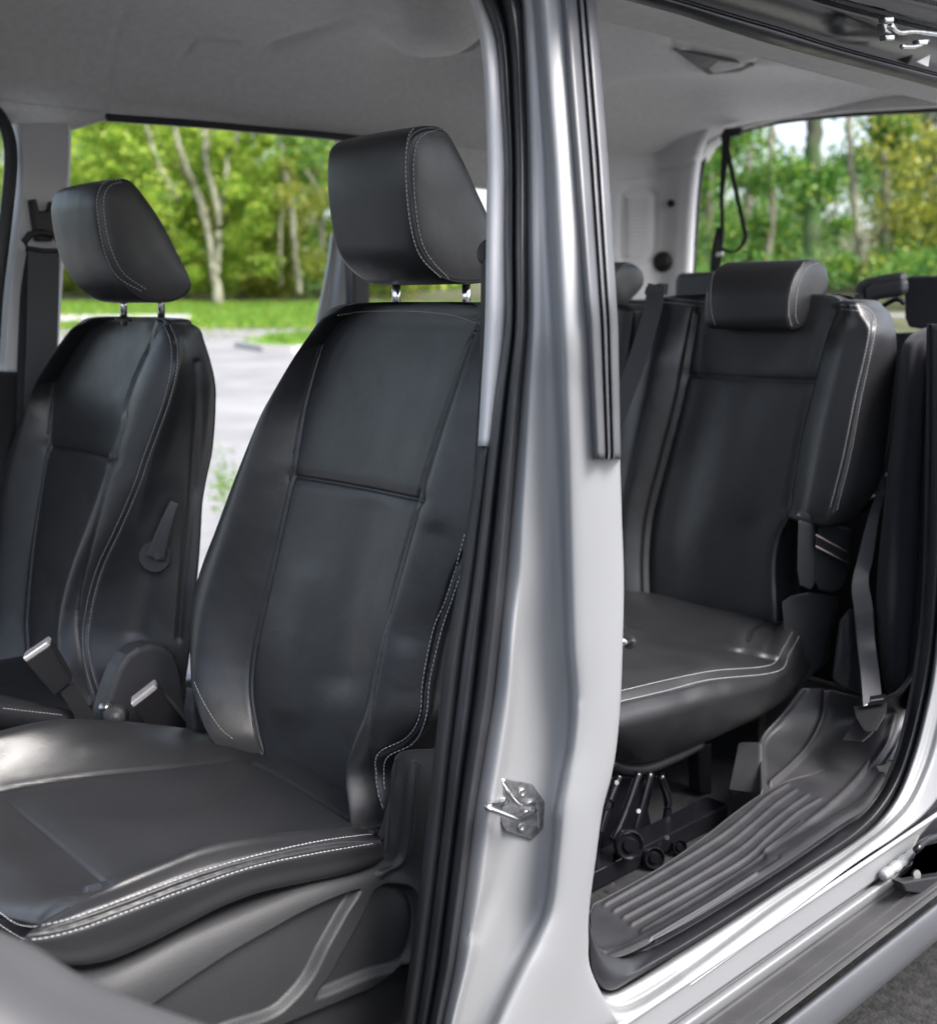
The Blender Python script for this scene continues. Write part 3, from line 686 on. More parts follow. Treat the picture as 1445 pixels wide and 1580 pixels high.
# floor and carpet
def box(name, a, b, m, parent=van, bev=.004, label=None):
    x0, y0, z0 = a; x1, y1, z1 = b
    return prism(name, [(x0, y0, z0), (x1, y0, z0), (x1, y1, z0), (x0, y1, z0)], (0, 0, z1-z0), m, parent, bev, label)
box('floor', (.15, .90, .34), (3.3, 2.52, .38), M['carpet'])
prism('near_rear_wall', [(2.28, 1.0, .4), (3.2, 1.0, .4), (3.2, 1.0, 1.28), (2.28, 1.0, 1.28)], (0, .03, 0), M['fabric'], van)
prism('unseen_dash_block', [(-.75, .9, .35), (-.75, 2.5, .35), (-.75, 2.5, 1.08), (-.75, .9, 1.08)], (.5, 0, 0), M['plastic_dark'], van, bev=.03)  # unseen dash block, added to darken low reflections on the leather
prism('under_seat_bulkhead', [(2.02, 1.25, .38), (2.02, 2.4, .38), (2.02, 2.4, .62), (2.02, 1.25, .62)], (.03, 0, 0), M['carpet'], van)
box('chassis', (.3, .98, .22), (3.2, 2.45, .335), M['plastic_dark'])
# rear inner panel beside the door (dark cloth side)
RP_L = [(1445, 503), (1420, 508), (1399, 522), (1388, 550), (1380, 644), (1369, 719), (1361, 800), (1354, 870), (1351, 928), (1355, 1000), (1362, 1056), (1380, 1092)]
RP_R = [(1475, 500), (1470, 502), (1452, 515), (1440, 545), (1438, 640), (1436, 720), (1434, 800), (1431, 870), (1427, 928), (1418, 1000), (1408, 1056), (1398, 1095)]
net = []
for (a, b), (c, d) in zip(RP_L, RP_R):
    net.append([PX((a+6, b+2), y=1.22), PX((a, b), y=1.06), PX((a*.85+c*.15, b*.85+d*.15), y=1.0), PX((a*.5+c*.5, (b+d)/2), y=.975), PX((a*.28+c*.72, (b+d)/2), y=.962), PX((a*.22+c*.78, (b+d)/2), y=.966), PX((a*.1+c*.9, d), y=.955), PX((c, d), y=.925)])
loft('rear_side_panel', net, M['fabric'], van, nu=70, nv=120, per=False, thick=.006)
prism('lower_side_panel', [PX(p, y=1.06) for p in ((1298, 960), (1312, 942), (1352, 938), (1362, 1085), (1300, 1062), (1286, 1050))], (.01, .012, 0), M['fabric'], van, bev=.012)
prism('inner_rear_wall', [(2.6, 1.10, .4), (2.6, 2.5, .4), (2.6, 2.5, .95), (2.6, 1.10, .95)], (.05, 0, 0), M['plastic_dark'], van)

# roof: headliner as a height field, outer roof skin above it
XT = 3.25
def roof_z(x, y):
    z = 1.985-.02*((y-1.75)/.6)**2
    n_ = np.clip((1.36-y)/.36, 0, 1.2); z = z-.20*n_**2
    f_ = np.clip((y-2.18)/.36, 0, 1.1); z = z-.165*f_**1.7
    r_ = np.clip((x-2.85)/.4, 0, 1); z = z-.035*r_**2
    return z
nx, ny = 360, 230
xs = np.linspace(-.25, XT, nx); ysv = np.linspace(1.0, 2.53, ny); GX, GY = np.meshgrid(xs, ysv); V = np.stack([GX, GY, roof_z(GX, GY)], -1)
# features pressed into the lining
shape = V.reshape(-1, 3); pp, zc = proj(shape)
dz = np.zeros(len(shape))
for L, wpx, dp in (([(415, 66), (455, 52), (500, 38), (560, 15), (620, -10)], 7, .012), ([(287, 75), (296, 60), (311, 52), (335, 55), (363, 58)], 4, .006),
                   ([(192, 0), (190, 31), (178, 45), (171, 86), (164, 130), (154, 168), (138, 194)], 3, .004),
                   ([(1040, 62), (1075, 98), (1120, 98), (1165, 87)], 5, -.010), ([(1040, 62), (1100, 75), (1165, 85)], 14, .020)):
    s = zc > 0; d = np.full(len(shape), 1e9); d[s] = polydist(pp[s], pxsm(L)); dz += dp*np.exp(-(d/wpx)**2)
for cx_, cy_, rx, ry, dp in ((668, 12, 80, 44, -.085), (690, 85, 95, 50, .07), (1010, 150, 95, 28, .045), (1240, 130, 170, 26, .05)):
    dd = ((pp[:, 0]-cx_)/rx)**2+((pp[:, 1]-cy_)/ry)**2; dz += np.where(zc > 0, dp*np.exp(-dd**1.6), 0)
shape[:, 2] += dz
hl = mesh('headliner', shape, grid_faces(nx, ny, flip=True), M['headliner'], van)
md = hl.modifiers.new('t', 'SOLIDIFY'); md.thickness = .012; md.offset = 1
V2 = np.stack([GX, GY*1.04-.085, np.maximum(roof_z(GX, GY), 1.80)+.055], -1)[::8, ::8]
rs = mesh('roof', V2.reshape(-1, 3), grid_faces(V2.shape[1], V2.shape[0], flip=True), M['silver'], van); md = rs.modifiers.new('t', 'SOLIDIFY'); md.thickness = .01; md.offset = 1
# small clips in the lining
bvh = bvh_of([hl])
def on_surf(bv, p, l=0.):
    h = bv.ray_cast(Vector(CAM), Vector(ray(*p)).normalized()); n_ = np.array(h[1]); r_ = ray(*p); n_ = n_ if n_@r_ < 0 else -n_
    return np.array(h[0])+n_*l, n_
for p in ((494, 150), (186, 9)):
    c, n_ = on_surf(bvh, p, -.001); disc('lining_clip', c, n_, .022, .005, M['headliner'], hl, prof=[(0, .0), (1, 0), (.95, .9), (.8, 1), (.7, .2), (.25, .1), (.2, .9), (0, 1)])
lp = [on_surf(bvh, p, .016)[0] for p in ((1042, 63), (1100, 76), (1162, 88), (1140, 98), (1092, 103), (1068, 92))]
prism('roof_panel', lp, (0, 0, -.006), M['plastic'], van, bev=.003)  # dark plastic panel under the rear lining
# near roof rail: grey trim, fat seal, dark channel
def px3(L, Ys): return [PX(p, y=v) for p, v in zip(L, Ys)]
A = [(870, 18), (923, 32), (1040, 60), (1164, 88), (1315, 128), (1390, 146), (1460, 162), (1560, 186)]
B = [(870, -28), (940, -8), (1050, 22), (1120, 45), (1202, 70), (1300, 96), (1445, 134), (1560, 166)]
Cc = [(870, -70), (940, -34), (1051, 0), (1126, 22), (1202, 44), (1300, 75), (1445, 114), (1560, 146)]
skin('roof_rail_trim', [([(a-2, b-10) for a, b in A], dict(y=1.11)), (A, dict(y=1.065)), (blend(A, B, .15), dict(y=1.05)), (blend(A, B, .6), dict(y=1.02)), (B, dict(y=.985))], M['headliner'], n=60, mids=10)
skin('roof_seal', [([(a, b+3) for a, b in B], dict(y=1.0)), (B, dict(y=.975)), (blend(B, Cc, .25), dict(y=.955)), (blend(B, Cc, .6), dict(y=.944)), (blend(B, Cc, .8), dict(y=.943)), (blend(B, Cc, .86), dict(y=.948)), (blend(B, Cc, .92), dict(y=.943)), (Cc, dict(y=.945)), (blend(B, Cc, 1.1), dict(y=.96))], M['rubber'], n=90, mids=10)
D_ = [(870, -250), (940, -220), (1051, -190), (1126, -170), (1202, -150), (1300, -120), (1445, -85), (1560, -60)]
skin('door_channel', [(blend(Cc, D_, -.05), dict(y=.96)), (blend(Cc, D_, .05), dict(y=.955)), (blend(Cc, D_, .3), dict(y=.945)), (blend(Cc, D_, .36), dict(y=.915)), (blend(Cc, D_, .40), dict(y=.90)), (blend(Cc, D_, .52), dict(y=.89)), (blend(Cc, D_, .58), dict(y=.86)), (blend(Cc, D_, .8), dict(y=.84)), (D_, dict(y=.80))], M['gloss_black'], n=60, mids=10)
# guide roller bracket
rb = tube('guide_arm', px3([(1372, 40), (1385, 50), (1410, 49), (1445, 53), (1480, 58)], [.90]*5), .0042, M['steel'], van, 12, sm=30)
prism('guide_bracket', px3([(1362, 36), (1378, 34), (1386, 46), (1374, 52), (1366, 50)], [.902]*5), (0, .012, 0), M['steel'], rb, bev=.002)
tube('guide_pin', px3([(1390, 72), (1410, 72), (1425, 66), (1430, 62)], [.90]*4), .0035, M['steel'], rb, 10, sm=16)
for p in ((1373, 58), (1424, 65), (1372, 30)): prism('guide_block', px3([(p[0]-7, p[1]-4), (p[0]+7, p[1]-5), (p[0]+7, p[1]+4), (p[0]-6, p[1]+4)], [.895]*4), (0, .012, 0), M['steel'], rb, bev=.002)
prism('guide_tab', px3([(1410, 96), (1431, 84), (1428, 104)], [.94]*3), (0, -.004, 0), M['trim_grey'], van, bev=.0008)

# far side wall: header lip, B pillar trim, rear frame of the far sliding door, windows behind
FY = 2.50
tube('far_header_seal', px3([(165, 181), (176, 182), (188, 183), (230, 186), (300, 191), (400, 200), (522, 211), (640, 224)], [FY]*8), .009, M['rubber'], van, 10, sm=50)
prism('far_outer_header', [(-.2, 2.535, 1.795), (3.2, 2.535, 1.795), (3.2, 2.535, 2.0), (-.2, 2.535, 2.0)], (0, .05, 0), M['silver'], van)
net = []
for l_, y in enumerate([190, 230, 300, 400, 500, 573]):
    xl = [20, 24, 24, 12, 2, -2][l_]; xr = [109, 109, 106, 98, 92, 88][l_]
    net.append([PX((xl-6, y), y=FY+.06), PX((xl+2, y), y=FY+.015), PX((xl+10, y), y=FY-.015), PX((xl+18, y), y=FY-.02), PX((xr-12, y), y=FY-.02), PX((xr-2, y), y=FY-.01), PX((xr+1, y), y=FY+.05)])
loft('far_pillar_trim', net, M['trim_grey'], van, nu=50, nv=60, per=False, thick=.004)
prism('far_lower_trim', px3([(-160, 574), (75, 574), (82, 640), (70, 760), (60, 1300), (-160, 1300)], [FY-.03]*6), (0, .06, 0), M['plastic_dark'], van, bev=.01)
tube('far_window_seal', px3([(-60, 150), (-15, 165), (6, 190), (16, 225), (16, 270), (8, 350), (-4, 450), (-12, 560)], [FY]*8), .014, M['rubber'], van, 12, sm=50, axis=(0, 1, 0))
prism('far_roof_corner', px3([(-160, 120), (-60, 150), (0, 176), (22, 196), (112, 201), (150, 190), (190, 178), (190, 130), (60, 90)], [FY+.035]*9), (0, .03, 0), M['headliner'], van, bev=.01)
# rear edge of the far opening
net = []
for y, xa, xb in ((360, 512, 545), (400, 507, 546), (450, 498, 546), (500, 488, 548), (560, 480, 550), (700, 470, 552), (1000, 460, 548)):
    net.append([PX((xa-2, y), y=FY+.12), PX((xa, y), y=FY+.07), PX((xa+.25*(xb-xa), y), y=FY+.06), PX((xa+.55*(xb-xa), y), y=FY+.035), PX((xb, y), y=FY+.02), PX((xb+4, y), y=FY+.05)])
loft('far_rear_post', net, M['silver'], van, nu=40, nv=40, per=False, thick=.004)
prism('far_post_seal', px3([(546, 300), (574, 300), (572, 450), (568, 700), (560, 1000), (546, 1000)], [FY-.01]*6), (0, .05, 0), M['rubber'], van, bev=.01)
def wall_xz(name, x0, x1, z0, z1, m, y=FY, t=.05, bev=.01): return prism(name, [(x0, y, z0), (x1, y, z0), (x1, y, z1), (x0, y, z1)], (0, t, 0), m, van, bev=bev)
wall_xz('far_rear_wall', 2.02, 3.25, .4, 1.22, M['plastic'])
wall_xz('far_rear_header', 1.9, 3.25, 1.70, 1.82, M['headliner'])
wall_xz('far_front_rocker', .0, 2.1, .30, .42, M['silver'], y=2.50)
# rear corner of the cabin: broad pale pillar with grille
net = []
for y, xl, xm, xr in ((150, 930, 1040, 1120), (210, 925, 1040, 1095), (240, 920, 1030, 1083), (290, 915, 1025, 1076), (340, 910, 1020, 1072), (425, 905, 1015, 1068), (520, 900, 1010, 1066)):
    k = .03*max(0, (240-y)/90)
    net.append([PX((xl, y), y=2.46), PX(((xl+xm)/2, y), y=2.44), PX((xm-24, y), y=2.42), PX((xm, y), x=3.13), PX(((xm+xr)/2+2, y), x=3.16), PX((xr-6, y), x=3.19), PX((xr, y), x=3.25)])
rpil = loft('rear_pillar_trim', net, M['trim_grey'], van, nu=140, nv=160, per=False, thick=.005,
     feats=[([(960, 300), (975, 292), (1005, 296), (1010, 320), (1004, 400), (962, 402), (958, 360), (960, 300)], .010, .006), ([(950, 275), (1000, 268), (1040, 262), (1075, 245)], .008, .006)])
bvr = bvh_of([rpil]); V, Fc = [], []
for k in range(15):
    y = 308+k*6.2; A_, B_ = cast(bvr, [(965, y), (985, y-1), (1004, y-1.5)], 6)
    if A_ is None: continue
    v, f = tube_geo(A_+B_*.001, .0032, 6); b = len(V); V += v; Fc += [tuple(b+i for i in g) for g in f]
if V: mesh('speaker_grille', V, Fc, M['trim_grey'], rpil)
c, n_ = on_surf(bvr, (1035, 314), .0); disc('coat_hook', c, n_, .012, .012, M['plastic_dark'], rpil)
c, n_ = on_surf(bvr, (1022, 404), .0); ah = disc('belt_guide', c, n_, .035, .02, M['plastic_dark'], rpil, prof=[(0, 0), (1, 0), (.9, .6), (.4, 1), (0, 1)])
# tailgate frame seen from inside
def tail(name, L, t, m, bev=.01): return prism(name, [PX(p, x=XT) for p in L], (t, 0, 0), m, van, bev=bev)
tail('rear_header', [(1040, 120), (1076, 250), (1090, 226), (1112, 210), (1141, 199), (1202, 184), (1315, 172), (1445, 165), (1560, 160), (1560, 60)], .06, M['headliner'])
tube('rear_window_seal', [PX(p, x=XT+.03) for p in ((1066, 430), (1072, 339), (1077, 283), (1086, 238), (1104, 216), (1141, 201), (1202, 186), (1315, 174), (1445, 167), (1600, 160))], .012, M['plastic_dark'], van, 10, sm=60, axis=(1, 0, 0))
prism('rear_sill', [(XT, 1.0, .5), (XT, 2.46, .5), (XT, 2.46, .98), (XT, 1.0, .98)], (.06, 0, 0), M['plastic_dark'], van)
gm = bpy.data.materials.new('glass'); gm.use_nodes = True; t_ = gm.node_tree; t_.nodes.remove(t_.nodes['Principled BSDF'])
tb = t_.nodes.new('ShaderNodeBsdfTransparent'); tb.inputs[0].default_value = (.93, .95, .94, 1); gb = t_.nodes.new('ShaderNodeBsdfGlossy'); gb.inputs['Roughness'].default_value = .02
fr = t_.nodes.new('ShaderNodeFresnel'); fr.inputs[0].default_value = 1.45; mx_ = t_.nodes.new('ShaderNodeMixShader')
t_.links.new(fr.outputs[0], mx_.inputs[0]); t_.links.new(tb.outputs[0], mx_.inputs[1]); t_.links.new(gb.outputs[0], mx_.inputs[2]); t_.links.new(mx_.outputs[0], t_.nodes['Material Output'].inputs[0])
prism('front_window', [(-.2, 2.53, 1.1), (.99, 2.53, 1.1), (.99, 2.53, 1.79), (-.2, 2.53, 1.79)], (0, .004, 0), gm, van, bev=0)
# near front door edge, very close to the lens
net = []
top = [(-260, 1330), (-120, 1385), (0, 1436), (60, 1464), (130, 1508), (220, 1546), (330, 1586), (460, 1640)]
for (a, b) in top:
    net.append([PX((a+6, b-2), dep=.80)+np.array([0, 0, -.02]), PX((a, b), dep=.78), PX((a-30, b+28), dep=.745), PX((a-70, b+90), dep=.70), PX((a-110, b+190), dep=.68), PX((a-140, b+330), dep=.68)])
fd = loft('front_door_trim', net, M['door_trim'], van, nu=50, nv=60, per=False, thick=.02)

fdp = [(-.28, .80, .42), (-.28, -.22, .42), (-.28, -.24, 1.10), (-.28, .80, 1.14)]
prism('unseen_door_block', fdp, (-.09, -.06, 0), M['plastic_dark'], van, bev=.03)  # unseen door slab, added and sized to darken the headrest and pillar
# ------------------------------------------------------------------ seats
def bkp(base, k, off): return dict(n=(1, 0, -k), d=base+off-k*.64)
def zc_(L, pl):
    P = np.array([PX(p, **pl) for p in pxsm(L, 6)]); P = P[np.argsort(P[:, 2])]; return P
def at_z(P, z): return np.array([np.interp(z, P[:, 2], P[:, 0]), np.interp(z, P[:, 2], P[:, 1]), z])
def inpoly(P, L):
    L = np.asarray(L, float); x, y = P[:, 0], P[:, 1]; r = np.zeros(len(P), bool); j = len(L)-1
    for i in range(len(L)):
        c = ((L[i, 1] > y) != (L[j, 1] > y)); xi = (L[j, 0]-L[i, 0])*(y-L[i, 1])/(L[j, 1]-L[i, 1]+1e-9)+L[i, 0]
        r ^= c & (x < xi); j = i
    return r
def inset(polys, depth, wpx):
    def f(V, N):
        pp, zc = proj(V); face = ((CAM-V)*N).sum(1) > 0; V = V.copy()
        for L in polys:
            Ls = np.r_[pxsm(L), [L[0]]]; ins = inpoly(pp, Ls) & face
            d = polydist(pp[ins], Ls); s = np.clip(d/wpx, 0, 1); s = s*s*(3-2*s); V[ins] -= N[ins]*(depth*s)[:, None]
        return V
    return f
SV = lambda w_, d_: (w_, d_)
def seat_back(root, base, k, L0, L1, R1, R2, zs, feats, SB=None, thick=(.13, .075), bol=.045, sideY=None, fscale=1., midoff=.0, Roff=-.012):
    cL0, cL1, cR1, cR2 = zc_(L0, bkp(base, k, -.015)), zc_(L1, bkp(base, k, .012)), zc_(R1, bkp(base, k, .012)), zc_(R2, bkp(base, k, Roff))
    cSB = zc_(SB, dict(y=sideY)) if SB else None
    net = []; ztop = zs[-1]
    for z in zs:
        f_ = (z-zs[0])/(zs[-1]-zs[0]); th = thick[0]*(1-f_)+thick[1]*f_
        a, b, c, d = (at_z(q, z) for q in (cL0, cL1, cR1, cR2)); xb = base+k*(z-.64)
        bl = bol*(1-.55*f_)*min(1, (1-f_)*6+.25)
        V3 = lambda x, y: np.array([x, y, z])
        lc = a*.55+b*.45; lc[0] = min(a[0], b[0])-bl*.75; lm = a*.12+b*.88; lm[0] = b[0]-bl*.13
        rc_ = d*.5+c*.5; rc_[0] = min(c[0], d[0])-bl; rm = d*.12+c*.88; rm[0] = c[0]-bl*.15
        mid = (b+c)/2; mid[0] += .008+midoff*math.sin(math.pi*f_); m1 = b*.75+c*.25; m1[0] += .006; m2 = b*.25+c*.75; m2[0] += .006
        if SB: s = at_z(cSB, z); rs1 = V3(d[0]*.65+s[0]*.35, d[1]*.5+sideY*.5-.004); rs2 = V3(d[0]*.2+s[0]*.8, sideY-.004); rs3 = V3(s[0], sideY+.012); xback = s[0]+.015
        else: rs1 = V3(d[0]+.03, d[1]-.004); rs2 = V3(d[0]+th*.75, d[1]+.0); rs3 = V3(xb+th, d[1]+.02); xback = xb+th+.012
        ring = [m1, b, lm, lc, a, V3(a[0]+.05, a[1]+.008), V3(xb+th-.01, a[1]-.012), V3(xback+.004, (a[1]*.7+d[1]*.3)), V3(xback+.008, (a[1]+d[1])/2), V3(xback+.004, (a[1]*.3+d[1]*.7)), rs3, rs2, rs1, d, rc_, rm, c, m2, mid]
        net.append(ring)
    return loft('backrest', net, M['leather'], root, nu=540, nv=420, feats=feats, round_cap=.02)
def headrest(root, prof, plane_y, far_y, m=None, dome=.006, post=None):
    P = np.array([PX(p, y=plane_y) for p in prof]); K = len(P)
    M_ = crw(K, np.linspace(0, K, 110, endpoint=False), True); P = M_@P; c = P.mean(0)
    rows = []; W_ = far_y-plane_y
    st = [(-dome, .0004), (-dome, .06), (-dome, .3), (-dome*.9, .55), (-dome*.7, .75), (-dome*.3, .88), (-dome*.05, .93), (.0, .955), (.0022, .967), (.0015, .974), (.003, .985), (.007, .995), (.012, 1.0)]
    st += [(x, 1.0) for x in np.linspace(.02, W_-.02, 26)]+[(W_-a, b) for a, b in st[::-1]]
    for y, s in st:
        Q = c+(P-c)*s; Q[:, 1] = plane_y+y; 
        mid_ = 1-((y-W_/2)/(W_/2))**2 if 0 < y < W_ else 0
        Q[:, 0] -= .006*mid_; rows.append(Q)
    A_ = np.array(rows); o = mesh('headrest', A_.reshape(-1, 3), grid_faces(110, len(rows), True), m or M['leather'], root)
    return o, c
def add_mats(o, *ms):
    for m in ms: o.data.materials.append(m)

PUCKER[0] = True
# --- near front seat
s1 = empty('front_seat', PX((560, 1240), y=1.37)*np.array([1, 1, 0])+np.array([-.2, 0, .38]), 'black leather front seat with white stitching nearest the open door, buckled seat base in view', 'car seat', 'front seats')
s1['label'] = 'black leather front seat with white stitching next to the silver pillar'
B1, K1 = .94, .22
nL0 = [(522, 484), (505, 495), (492, 512), (471, 540), (452, 572), (424, 612), (401, 652), (366, 733), (335, 814), (315, 865), (303, 905), (297, 945), (298, 1000), (305, 1058), (328, 1108), (360, 1142), (400, 1175)]
nL1 = [(512, 487), (507, 500), (490, 551), (470, 627), (457, 703), (452, 733), (431, 830), (409, 930), (393, 1006), (388, 1067), (396, 1123), (405, 1160), (415, 1190)]
nR1 = [(738, 495), (733, 506), (715, 540), (695, 602), (674, 662), (649, 743), (634, 804), (614, 880), (593, 966), (581, 1032), (573, 1082), (571, 1133), (578, 1194), (590, 1245)]
nR2 = [(768, 500), (778, 540), (775, 610), (757, 690), (737, 770), (720, 835), (700, 905), (679, 966), (660, 1050), (652, 1103), (634, 1138), (605, 1163), (594, 1182), (592, 1210), (596, 1250)]
s_nar = (.0021, .0030); s_wid = (.016, .006)
ft = []
for L in (nL1[:-1], nR1): ft += [(L, *s_nar), (L, .012, .002)]
ft += [([(570, 790), (556, 870), (540, 960), (528, 1040)], .030, .006), ([(470, 900), (455, 1000), (450, 1090)], .03, -.005), ([(668, 830), (650, 900), (630, 980)], .02, .004)]
hs_ = [(455, 735), (500, 742), (550, 751), (600, 761), (648, 771)]
ft += [(hs_, .0022, .0038), (hs_, .011, .0030)]
mid2 = [(715, 856), (697, 893), (676, 966), (657, 1057), (652, 1100), (631, 1138), (585, 1164)]
ft += [(mid2, .003, .003)]
bk1 = seat_back(s1, B1, K1, nL0, nL1, nR1, nR2, np.r_[np.linspace(.58, 1.27, 17), 1.31, 1.33, 1.342], ft, bol=.05)
add_mats(bk1, M['thread'], M['thread_black'])
bv = bvh_of([bk1])
thread(bk1, [(717, 824), (700, 885), (687, 925), (668, 972), (652, 1050), (647, 1103), (627, 1137), (583, 1162), (581, 1199), (583, 1225), (591, 1246)], bv=bv)
thread(bk1, [(709, 888), (697, 925), (681, 972), (663, 1050), (657, 1106), (637, 1146), (597, 1168), (592, 1200), (594, 1222)], bv=bv)
thread(bk1, [(520, 486), (560, 481), (603, 480), (650, 481), (700, 487), (736, 499)], bv=bv, r=.0005)
thread(bk1, [(300, 1052), (310, 1075), (325, 1102), (342, 1126), (360, 1141)], bv=bv, r=.0005)
def wedge(dx=0): return None
h1p = [(628, 300), (626, 249), (630, 212), (645, 197), (668, 193), (690, 201), (715, 245), (735, 290), (757, 338), (776, 385), (780, 415), (766, 432), (735, 438), (700, 436), (676, 425), (653, 402), (638, 368)]
hr1, c1 = headrest(s1, h1p, 1.255, 1.442)
add_mats(hr1, M['thread'], M['thread_black']); bv = bvh_of([hr1])
thread(hr1, [(680, 428), (653, 402), (639, 373), (630, 324), (626, 260), (629, 215), (638, 200), (650, 193), (686, 195)], bv=bv)
thread(hr1, [(692, 430), (666, 402), (650, 373), (641, 324), (637, 260), (641, 225), (650, 210), (668, 202), (688, 204), (712, 246), (732, 283), (756, 338)], bv=bv)
def posts(root, pts, y_, hr):
    for (px_, y0, y1, yy) in pts:
        a, b = PX((px_, y0-18), y=yy), PX((px_, y1+8), y=yy); 
        p_ = tube('headrest_post', [a, b], .0068, M['chrome'], hr, 16)
        col = disc('post_collar', b+(a-b)*.12, (a-b), .016, .006, M['plastic_dark'], root, prof=[(0, 0), (1, 0), (1, .7), (.9, 1), (0, 1)])
posts(s1, [(611, 440, 486, 1.40), (719, 440, 488, 1.29)], 0, hr1)
# cushion
def cushion(root, cols, feats, name='cushion', nose=(.03, .09), extra=None):
    C3 = [resamp(np.array(c), 11) for c in cols]; net = np.array(C3).transpose(1, 0, 2)
    f0 = net[0]; zc0 = f0[:, 2].copy()
    r1 = f0+np.array([-.006, 0, 0]); r1[:, 2] = np.minimum(zc0, zc0-.02*(zc0 > .56)); r1[:, 2] = zc0-.022
    r2 = f0+np.array([.004, 0, 0]); r2[:, 2] = zc0-.022-(zc0-.55)*.45
    net = np.concatenate([[r2], [r1], net]); return loft(name, net, M['leather'], root, nu=460, nv=340, feats=feats, extra=extra, round_cap=.01)
P_ = lambda L, **pl: [PX(p, **pl) for p in L]
co_bot = P_([(45, 1462), (87, 1486), (145, 1486), (203, 1468), (291, 1425), (387, 1381), (533, 1347), (590, 1328)], y=1.103)
co_sid = P_([(40, 1456), (90, 1468), (145, 1458), (203, 1438), (291, 1399), (387, 1357), (533, 1326), (590, 1311)], y=1.099)
co_st = P_([(46, 1440), (60, 1439), (118, 1424), (194, 1398), (291, 1361), (387, 1330), (484, 1308), (588, 1294)], y=1.099)
co_c0 = P_([(58, 1428), (80, 1414), (130, 1392), (200, 1366), (291, 1329), (349, 1312), (436, 1298), (513, 1290), (592, 1287)], y=1.12)
co_cr = P_([(70, 1420), (98, 1394), (160, 1361), (218, 1341), (291, 1311), (349, 1295), (436, 1285), (513, 1280), (592, 1282)], y=1.145)
def ln3(a, b, k=5): return [np.array(a)*(1-t)+np.array(b)*t for t in np.linspace(0, 1, k)]
p_fo, p_bo, p_fi, p_bi = PX((162, 1357), z=.655), PX((547, 1266), z=.652), PX((0, 1216), z=.665), PX((388, 1172), z=.655)
co_so = [np.array([.425, p_fo[1]+.03, .665]), np.array([.47, p_fo[1]+.02, .668]), p_fo]+ln3(p_fo, p_bo, 4)[1:]+[p_bo+np.array([.10, -.01, -.02])]
co_si = [np.array([.425, p_fi[1]+.01, .672]), np.array([.47, p_fi[1]+.01, .676]), p_fi]+ln3(p_fi, p_bi, 4)[1:]+[p_bi+np.array([.10, -.01, -.02])]
co_m = [(a+b)/2+np.array([-.005 if i < 2 else 0, 0, -.006 if i > 1 else 0]) for i, (a, b) in enumerate(zip(co_so, co_si))]
ic = P_([(-210, 1215), (-120, 1175), (-50, 1150), (0, 1137), (39, 1121), (107, 1115), (194, 1116), (291, 1126), (358, 1140), (415, 1158)], y=1.645)
co_ic = ic
co_i2 = [p+np.array([0, .03, -.03]) for p in ic]; co_ib = [np.array([p[0], p[1]+.03, .55]) for p in ic]
co_bc = [np.array([x, 1.38, .55]) for x in np.linspace(.44, 1.0, 8)]
se_o = [(150, 1362), (107, 1381), (73, 1404), (52, 1430)]; se_f = [(0, 1223), (73, 1283), (162, 1357)]; se_r = [(388, 1172), (460, 1211), (547, 1266), (590, 1290)]; se_i = [(-60, 1224), (0, 1216), (145, 1194), (291, 1179), (368, 1170), (420, 1157)]
st_mid = [(0, 1417), (40, 1438), (56, 1439), (118, 1424), (194, 1398), (291, 1361), (387, 1330), (484, 1308), (584, 1294)]
cs_ft = []
for L in (se_o, se_f, se_r, se_i): cs_ft += [(L, .0022, .0030), (L, .014, .0028)]
cs_ft += [(st_mid, .0032, .003), ([(20, 1422), (44, 1429), (63, 1429), (111, 1417), (194, 1387), (291, 1351), (387, 1322), (484, 1300), (580, 1288)], .0022, .0012), ([(20, 1440), (39, 1448), (63, 1448), (121, 1434), (184, 1411), (291, 1371), (387, 1338), (484, 1317), (580, 1301)], .0022, .0012),
          ([(30, 1290), (90, 1330), (120, 1350)], .02, .003), ([(200, 1240), (330, 1235), (450, 1250)], .03, .004), ([(130, 1150), (250, 1145), (350, 1158)], .02, -.003)]
co_b2 = [p+np.array([.004, .03, -.006]) for p in co_bot]
cu1 = cushion(s1, [co_b2, co_bot, co_sid, co_st, co_c0, co_cr, co_so, co_m, co_si, co_ic, co_i2, co_ib, co_bc], cs_ft)
add_mats(cu1, M['thread'], M['thread_black']); bv = bvh_of([cu1])
up_ = [(0, 1408), (25, 1424), (44, 1429), (63, 1429), (111, 1417), (194, 1387), (291, 1351), (387, 1322), (484, 1300), (560, 1289), (580, 1288)]
lo_ = [(0, 1426), (25, 1442), (39, 1448), (63, 1448), (121, 1434), (184, 1411), (291, 1371), (387, 1338), (484, 1317), (560, 1304), (580, 1301)]
thread(cu1, up_, bv=bv, r=.00055); thread(cu1, lo_, bv=bv, r=.00055)
